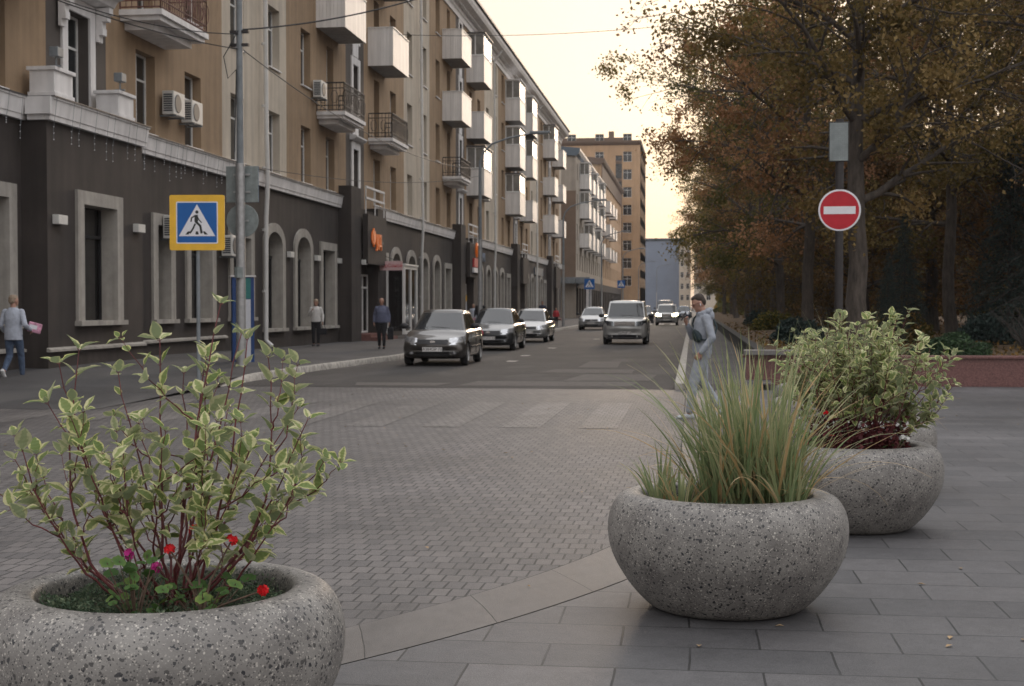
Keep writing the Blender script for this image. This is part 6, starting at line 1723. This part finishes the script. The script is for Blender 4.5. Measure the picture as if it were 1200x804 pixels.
def fuse(b, name, mt, parent, vox=0.012, smooth_it=4):
    o = b.build(name, mt, parent)
    bm = bmesh.new(); bm.from_mesh(o.data); bmesh.ops.recalc_face_normals(bm, faces=bm.faces); bm.to_mesh(o.data); bm.free()
    m = o.modifiers.new('r', 'REMESH'); m.mode = 'VOXEL'; m.voxel_size = vox; m.use_smooth_shade = True
    s_ = o.modifiers.new('s', 'SMOOTH'); s_.factor = 0.5; s_.iterations = smooth_it
    bake(o); o.data.polygons.foreach_set('use_smooth', [True] * len(o.data.polygons)); return o
def head_geo(b, c, fwd_tilt, yaw_=0.0, s=1.0):
    """skull, jaw, nose, brow, ears; local x is the face direction"""
    Mx = Matrix.Rotation(yaw_, 4, 'Z') @ Matrix.Rotation(fwd_tilt, 4, 'Y')
    T = lambda p: tuple(Vector(c) + Mx @ (Vector(p) * s))
    b.ellipsoid(c, (0.098 * s, 0.076 * s, 0.108 * s), 10, 0, Mx)
    b.ellipsoid(T((0.030, 0, -0.055)), (0.066 * s, 0.056 * s, 0.068 * s), 8, 0, Mx)
    cone(b, T((0.088, 0, -0.005)), T((0.112, 0, -0.035)), 0.010 * s, 0.014 * s, 6)
    b.ellipsoid(T((0.078, 0, -0.098)), (0.024 * s, 0.028 * s, 0.018 * s), 6, 0, Mx)
    b.ellipsoid(T((0.092, 0, -0.066)), (0.012 * s, 0.026 * s, 0.009 * s), 5, 0, Mx)
    for sy in (-1, 1):
        b.ellipsoid(T((0.080, sy * 0.032, 0.014)), (0.016 * s, 0.024 * s, 0.009 * s), 5, 0, Mx)
        b.ellipsoid(T((0.0, sy * 0.079, -0.018)), (0.020 * s, 0.009 * s, 0.031 * s), 6, 0, Mx)
    return Mx, T
def hand_geo(b, wrist, palm_dir, palm_n, curl=0.5, s=1.0, side=1):
    """palm and five separate fingers curling towards palm_n"""
    w = Vector(wrist); d = Vector(palm_dir).normalized(); n = Vector(palm_n); n = (n - d * n.dot(d)).normalized(); x = d.cross(n) * side
    k = w + d * 0.085 * s
    for q in (-0.026, -0.009, 0.009, 0.026): cone(b, w + x * q * 0.7 * s, k + x * q * 1.2 * s, 0.016 * s, 0.0125 * s, 8)
    for q, L_ in ((-0.030, 0.062), (-0.010, 0.074), (0.010, 0.080), (0.030, 0.072)):
        p = k + x * q * s; a = curl * 0.6
        for j, fr_ in enumerate((0.45, 0.32, 0.23)):
            dd = d * math.cos(a) + n * math.sin(a); p2 = p + dd * L_ * fr_ * s; cone(b, p, p2, (0.0098 - 0.0012 * j) * s, (0.009 - 0.0012 * j) * s, 6); p = p2; a += curl * 0.9
    p = w + d * 0.02 * s + x * 0.03 * s
    for j, (L_, r) in enumerate(((0.042, 0.0125), (0.032, 0.0108), (0.026, 0.0095))):
        dd = (d * (0.72 + 0.1 * j) + x * (0.62 - 0.3 * j) + n * (0.25 + 0.2 * curl * (j + 1))).normalized(); p2 = p + dd * L_ * s; cone(b, p, p2, r * s, r * s * .9, 6); p = p2
def shoe(b, ankle, fdir, pitch=0.0, L_=0.27):
    a = Vector(ankle); f_ = Vector(fdir).normalized(); up = Vector((0, 0, 1)); sd = f_.cross(up); c_, s_ = math.cos(pitch), math.sin(pitch)
    ff = f_ * c_ - up * s_; uu = up * c_ + f_ * s_
    h = a - uu * 0.055
    b2 = [(-0.075, 0.034, 0.040), (-0.03, 0.040, 0.044), (0.04, 0.042, 0.040), (0.11, 0.047, 0.034), (0.16, 0.040, 0.026), (0.185, 0.022, 0.016)]
    rows = []
    for (t, wy, hz) in b2:
        rows.append([tuple(h + ff * t + sd * wy * math.cos(2 * PI * j / 12) + uu * (hz * math.sin(2 * PI * j / 12) * (1 if math.sin(2 * PI * j / 12) > 0 else 0.5 * 0 + 0.9) + hz - 0.044)) for j in range(12)])
    b.grid(rows, 0, close_u=True, caps=True)

def person(lab, loc, rz, J, mats, head_tilt=0.0, head_yaw=0.0, vox=0.012, hair='short', H=1.0, extras=None, curl=(0.5, 0.5), palm=None, sleeve=1.0, jacket_len=0.0, girth=1.0, hv=None, label_parts=None):
    """J: joints in local metres, x forward, y left"""
    root = empty('person', loc, rz, lab, 'person'); root.scale = (H, H, H)
    g = girth
    # the body is one continuous surface
    b = MB(); hc = Vector(J['head'])
    Mx, T = head_geo(b, tuple(hc), head_tilt, head_yaw)
    neck = Vector(J['neck']); cone(b, neck, hc + Vector((-0.02, 0, -0.06)), 0.058, 0.052)
    pel = Vector(J['pelvis']); ch = Vector(J['chest'])
    rings(b, [(pel.x, pel.y, pel.z - .1, .10, .14), (pel.x, pel.y, pel.z, .11, .155), ((pel.x * .6 + ch.x * .4), 0, pel.z * .6 + ch.z * .4, .095, .13), (ch.x, ch.y, ch.z, .11, .16), (ch.x * .5 + neck.x * .5, 0, ch.z * .4 + neck.z * .6, .08, .13), (neck.x, 0, neck.z, .05, .06)])
    for s_ in 'LR':
        sh, el, wr = (Vector(J[k + s_]) for k in ('sh', 'el', 'wr')); hp, kn, an = (Vector(J[k + s_]) for k in ('hip', 'kn', 'an'))
        sh = sh * 0.92 + Vector((0, 0, sh.z * .08 - .02)); chain(b, [sh, el, wr], [.040, .037, .027]); chain(b, [hp, kn, an], [.08, .052, .038])
        pd = J.get('hd' + s_) or tuple(wr - el); pn = (palm or {}).get(s_, (0, -1 if s_ == 'L' else 1, 0))
        hand_geo(b, wr, pd, pn, curl[0 if s_ == 'L' else 1], 0.95, 1 if s_ == 'L' else -1)
    fuse(b, 'body', mats['skin'], root, vox * 0.62, 3)
    # top garment
    b = MB()
    rings(b, [(pel.x, pel.y, pel.z - .06 - jacket_len, .135 * g, .185 * g), (pel.x, pel.y, pel.z + 0.02, .14 * g, .185 * g), (pel.x * .6 + ch.x * .4 + .005, 0, pel.z * .6 + ch.z * .4, .135 * g, .17 * g), (ch.x, ch.y, ch.z - .02, .14 * g, .19), (ch.x, ch.y, ch.z + .08, .13, .19), (ch.x * .4 + neck.x * .6, 0, neck.z - 0.055, .10, .15), (neck.x, 0, neck.z + 0.005, .068, .08)])
    if sleeve:
        for s_ in 'LR':
            sh, el, wr = (Vector(J[k + s_]) for k in ('sh', 'el', 'wr')); e2 = el + (wr - el) * (0.93 if sleeve >= 1 else sleeve)
            sh = sh * 0.94 + Vector((0, 0, sh.z * .06 - .012)); chain(b, [sh, sh.lerp(el, .5), el, el.lerp(e2, .5), e2], [.066, .060, .055, .050, .041])
            d_ = (e2 - el).normalized(); cone(b, e2 - d_ * .03, e2 + d_ * 0.005, .043, .040)
    if extras and 'hood' in extras:
        for k in range(9):
            a = PI * 0.25 + 1.5 * PI * k / 8; b.ellipsoid((neck.x - 0.005 - 0.085 * math.cos(a + PI), neck.y + 0.095 * math.sin(a + PI), neck.z + 0.0 + 0.035 * math.cos(a) * -1), (0.045, 0.045, 0.04), 5)
        b.ellipsoid((neck.x - 0.10, 0, neck.z - 0.05), (0.055, 0.11, 0.085), 7)
    fuse(b, mats.get('top_name', 'jacket'), mats['top'], root, vox, 4)
    b = MB()
    rings(b, [(pel.x, 0, pel.z - .12, .12 * g, .165 * g), (pel.x, 0, pel.z - .03, .125 * g, .17 * g), (pel.x, 0, pel.z + .03, .12 * g, .165 * g)])
    for s_ in 'LR':
        hp, kn, an = (Vector(J[k + s_]) for k in ('hip', 'kn', 'an')); e2 = kn.lerp(an, 0.92)
        chain(b, [hp, hp.lerp(kn, .5), kn, kn.lerp(e2, .5), e2], [.098 * g, .088 * g, .070, .064, .052 if not mats.get('cuff') else .058])
    fuse(b, 'trousers', mats['bottom'], root, vox, 4)
    for s_ in 'LR':
        b = MB(); f_ = J.get('ft' + s_, (1, 0, 0)); shoe(b, J['an' + s_], f_, J.get('fp' + s_, 0.0)); fuse(b, 'shoe', mats['shoe'], root, 0.008, 2)
    # hair
    b = MB()
    if hair == 'short': parts_ = [((-0.022, 0, 0.040), (.088, .079, .080)), ((-0.042, 0, -0.01), (.066, .077, .075)), ((0.018, 0, 0.078), (.062, .058, .034))]
    elif hair == 'bald': parts_ = [((-0.035, 0, -0.005), (.075, .081, .06))]
    else: parts_ = [((-0.012, 0, 0.040), (.108, .090, .088)), ((-0.045, 0, -0.02), (.085, .090, .10)), ((-0.055, 0, -0.075), (.06, .075, .06))]
    for p, r in parts_: b.ellipsoid(T(p), r, 9, 0, Mx)
    fuse(b, 'hair', mats['hair'], root, 0.009, 1)
    for sy in (-1, 1):
        b = MB(); b.ellipsoid(T((0.083, sy * 0.031, 0.000)), (0.009, 0.012, 0.006), 5, 0, Mx); b.build('eye', 'plastic_black', root, smooth=True)
    return root, Mx, T

# man in grey tracksuit walking left, looking down at his phone
J = dict(head=(0.055, 0.0, 1.625), neck=(-0.015, 0, 1.485), chest=(-0.02, 0, 1.27), pelvis=(0.0, 0, 0.96),
         shL=(-0.03, 0.185, 1.415), elL=(-0.10, 0.265, 1.13), wrL=(0.06, 0.26, 0.925), hdL=(0.6, -0.1, -0.8),
         shR=(-0.01, -0.185, 1.415), elR=(0.10, -0.25, 1.14), wrR=(0.20, -0.09, 1.31), hdR=(0.35, 0.3, 0.8),
         hipL=(0.0, 0.095, 0.92), knL=(0.14, 0.10, 0.49), anL=(0.19, 0.10, 0.085), fpL=-0.03,
         hipR=(0.0, -0.095, 0.92), knR=(-0.03, -0.10, 0.50), anR=(-0.26, -0.10, 0.15), fpR=0.5)
man, Mx, T = person('man in a grey hooded tracksuit looking down at the phone in his hand', (0.13, 20.1, 0.0), PI + R_(8), J,
    dict(skin='skin', top='cloth_grey', top_name='hoodie', bottom='cloth_grey_light', shoe='shoe_grey', hair='hair_dark', cuff=1), head_tilt=0.50, head_yaw=R_(6), vox=0.009, extras={'hood'}, curl=(0.9, 0.75), palm={'L': (0, -1, 0), 'R': (-0.6, 0.6, 0.3)})
b = MB()      # glasses
for sy in (-1, 1):
    pts = [T((0.104, sy * 0.033 + 0.021 * math.cos(a), 0.0 + 0.016 * math.sin(a))) for a in [2 * PI * k / 14 for k in range(15)]]; b.tube(pts, 0.0022, 5)
    b.tube([T((0.104, sy * 0.054, 0.004)), T((0.05, sy * 0.078, 0.004)), T((0.0, sy * 0.085, 0.0))], 0.002, 5)
b.tube([T((0.104, -0.012, 0.003)), T((0.104, 0.012, 0.003))], 0.002, 5)
g_ = b.build('glasses', 'glass_red'); g_.matrix_world = Matrix.Identity(4); g_.parent = man
tag(g_, 'dark red framed spectacles')
b = MB(); cone(b, T((0.008, 0.088, -0.025)), T((0.016, 0.090, -0.05)), 0.007, 0.003, 6); e_ = b.build('earphone', 'sign_white', man, smooth=True)
# held phone and cross-body bag are things of their own
ph = empty('phone', (0, 0, 0), 0, 'black smartphone held up in the right hand of the man in grey', 'phone')
Wm = man.matrix_basis @ Matrix.Identity(4)
def to_world(root, p):
    c_, s_ = math.cos(root.rotation_euler.z), math.sin(root.rotation_euler.z); H_ = root.scale[0]
    return Vector((root.location.x + (p[0] * c_ - p[1] * s_) * H_, root.location.y + (p[0] * s_ + p[1] * c_) * H_, root.location.z + p[2] * H_))
ph.location = to_world(man, (0.265, -0.01, 1.43)); ph.rotation_euler = (0, R_(-28), PI + R_(8))
b = MB(); b.box(-0.004, 0.004, -0.036, 0.036, -0.072, 0.072); b.build('case', 'plastic_black', ph, bevel=0.003)
b = MB(); b.box(-0.0052, -0.0045, -0.033, 0.033, -0.068, 0.068); b.build('screen', 'car_glass', ph)
bag = empty('crossbody_bag', man.location, PI + R_(8), 'dark green cross-body bag worn on the chest of the man in grey', 'bag')
b = MB(); b.ellipsoid((0.0, 0, 0), (0.16, 0.055, 0.085), 10); b.v = [(0.125 + px * math.cos(0.9) * 0.55, 0.06 + px * 0.85 * 0.75 + 0.0, 1.17 + pz - px * 0.35) if False else (0.10 + py * 1.0 + 0.0 - abs(px) * 0.25, 0.08 + px, 1.165 + pz - px * 0.35) for px, py, pz in b.v]
b.build('pouch', 'bag_green', bag, smooth=True, sharp=180)
b = MB(); pts = [(0.10, -0.06, 1.24), (0.125, -0.10, 1.32), (0.10, -0.12, 1.40), (0.03, -0.11, 1.475), (-0.07, -0.08, 1.49), (-0.15, 0.02, 1.40), (-0.185, 0.12, 1.28), (-0.14, 0.19, 1.15), (-0.02, 0.215, 1.10), (0.06, 0.19, 1.11)]
sp = [Vector(p) for p in pts]
for (p, q) in zip(sp[:-1], sp[1:]): b.tube([p, q], 0.014, 6)
b.build('strap', 'bag_green', bag, smooth=True)
bag.location = man.location

def jt(**k):
    d = dict(head=(0.02, 0, 1.62), neck=(-0.01, 0, 1.47), chest=(0, 0, 1.27), pelvis=(0, 0, 0.95), shL=(0, 0.18, 1.40), elL=(-0.04, 0.25, 1.13), wrL=(0.02, 0.26, 0.90), shR=(0, -0.18, 1.40), elR=(-0.04, -0.25, 1.13), wrR=(0.02, -0.26, 0.90),
             hipL=(0, 0.09, 0.91), knL=(0.02, 0.09, 0.49), anL=(0, 0.09, 0.09), hipR=(0, -0.09, 0.91), knR=(0.02, -0.09, 0.49), anR=(0, -0.09, 0.09))
    d.update(k); return d
# woman walking away at the left edge, pink packet in the right hand
J2 = jt(knL=(0.02, 0.09, 0.50), anL=(-0.30, 0.08, 0.20), fpL=0.9, knR=(0.16, -0.09, 0.50), anR=(0.22, -0.09, 0.09), elR=(-0.08, -0.27, 1.12), wrR=(0.14, -0.30, 1.02), elL=(-0.02, 0.26, 1.12), wrL=(0.14, 0.25, 0.98))
wp, _, _ = person('person in a pale blue shirt and jeans walking away at the left edge', (-13.3, 26.6, 0.11), PI / 2 + R_(4), J2,
    dict(skin='skin', top='cloth_paleblue', top_name='shirt', bottom='denim', shoe='shoe_white', hair='hair_blond'), vox=0.012, hair='short', H=0.97, jacket_len=0.08, head_yaw=R_(-30), curl=(0.5, 0.8))
pk = empty('packet', to_world(wp, (0.20, -0.36, 1.05)), R_(20), 'pink and white packet carried by the person at the left edge', 'packet')
b = MB(); b.box(-0.13, 0.13, -0.03, 0.03, -0.09, 0.11); b.build('wrapper', 'packet_pink', pk, bevel=0.02)
b = MB(); b.box(-0.10, 0.05, -0.034, -0.0305, -0.02, 0.06); b.build('wrapper_label', 'sign_white', pk); pk.rotation_euler = (0, R_(15), R_(15))
# woman in white jacket facing the street by the arched windows
J3 = jt(elR=(0.02, -0.25, 1.14), wrR=(0.17, -0.12, 1.30), hdR=(0.1, 0.5, 0.8))
w3, _, _ = person('woman in a white jacket and black trousers standing by the arched windows', (-13.0, 48.2, 0.17), -PI / 2, J3, dict(skin='skin', top='cloth_white', bottom='cloth_black', shoe='cloth_black', hair='hair_blond'), vox=0.014, hair='long', H=0.94)
hb = empty('handbag', to_world(w3, (0.03, 0.27, 0.55)), 0, 'small dark handbag hanging from the hand of the woman in white', 'bag')
b = MB(); b.box(-0.13, 0.13, -0.05, 0.05, -0.12, 0.1); b.build('pouch', 'cloth_black', hb, bevel=0.03)
b = MB(); b.tube([(-0.08, 0, 0.1), (-0.04, 0, 0.25), (0.04, 0, 0.25), (0.08, 0, 0.1)], 0.01, 6); b.build('handle', 'cloth_black', hb)
# older man in vest walking towards the camera with a dark bag
J4 = jt(knL=(0.12, 0.09, 0.50), anL=(0.10, 0.09, 0.10), knR=(0.0, -0.09, 0.49), anR=(-0.12, -0.09, 0.10))
w4, _, _ = person('older bald man in a blue padded jacket and black trousers walking past the porch', (-10.25, 46.3, 0.14), -PI / 2 + R_(6), J4, dict(skin='skin', top='cloth_vest', bottom='cloth_black', shoe='cloth_black', hair='hair_grey'), vox=0.014, hair='bald', H=0.98, girth=1.22)
hb = empty('carrier_bag', to_world(w4, (0.03, 0.30, 0.60)), 0, 'long black bag carried by the older man in the blue jacket', 'bag')
b = MB(); b.box(-0.10, 0.10, -0.05, 0.05, -0.28, 0.12); b.build('pouch', 'cloth_black', hb, bevel=0.03)
b = MB(); b.tube([(-0.05, 0, 0.12), (0, 0, 0.27), (0.05, 0, 0.12)], 0.01, 6); b.build('handle', 'cloth_black', hb)
# pedestrians mostly hidden behind the parked cars
person('pedestrian in a dark coat whose head shows behind the dark sedan', (-10.2, 68, 0.14), -PI / 2, jt(), dict(skin='skin', top='cloth_black', top_name='coat', bottom='cloth_black', shoe='cloth_black', hair='hair_dark'), vox=0.02, jacket_len=0.2)
person('pedestrian in dark blue clothes standing behind the parked silver sedan', (-9.6, 91, 0.14), -PI / 2, jt(), dict(skin='skin', top='cloth_navy', bottom='cloth_black', shoe='cloth_black', hair='hair_dark'), vox=0.02)
person('child in a pale blue jacket left of the dark sedan', (-11.3, 73, 0.14), -PI / 2, jt(), dict(skin='skin', top='cloth_paleblue', bottom='packet_pink', shoe='cloth_black', hair='hair_blond'), vox=0.02, H=0.88)
person('person in a red jacket beside the second street lamp', (-9.2, 96, 0.14), -PI / 2, jt(), dict(skin='skin', top='red_letters', bottom='cloth_black', shoe='cloth_black', hair='hair_dark'), vox=0.02, H=0.75)
# ------------------------------------------------------------ evening haze hanging in the street
b = MB(); b.box(-280, 300, -30, 480, -1.5, 48)
hz = b.build('haze', 'terrain'); hz['kind'] = 'stuff'; hz['label'] = 'thin evening haze hanging in the street'; hz['category'] = 'haze'
hm = bpy.data.materials.new('haze_air'); hm.use_nodes = True; ht = hm.node_tree
for n_ in list(ht.nodes): ht.nodes.remove(n_)
pv = ht.nodes.new('ShaderNodeVolumePrincipled'); pv.inputs['Color'].default_value = (0.9, 0.88, 0.9, 1); pv.inputs['Density'].default_value = 0.0002; pv.inputs['Anisotropy'].default_value = 0.2
oo = ht.nodes.new('ShaderNodeOutputMaterial'); ht.links.new(pv.outputs[0], oo.inputs['Volume'])
hz.data.materials.clear(); hz.data.materials.append(hm)
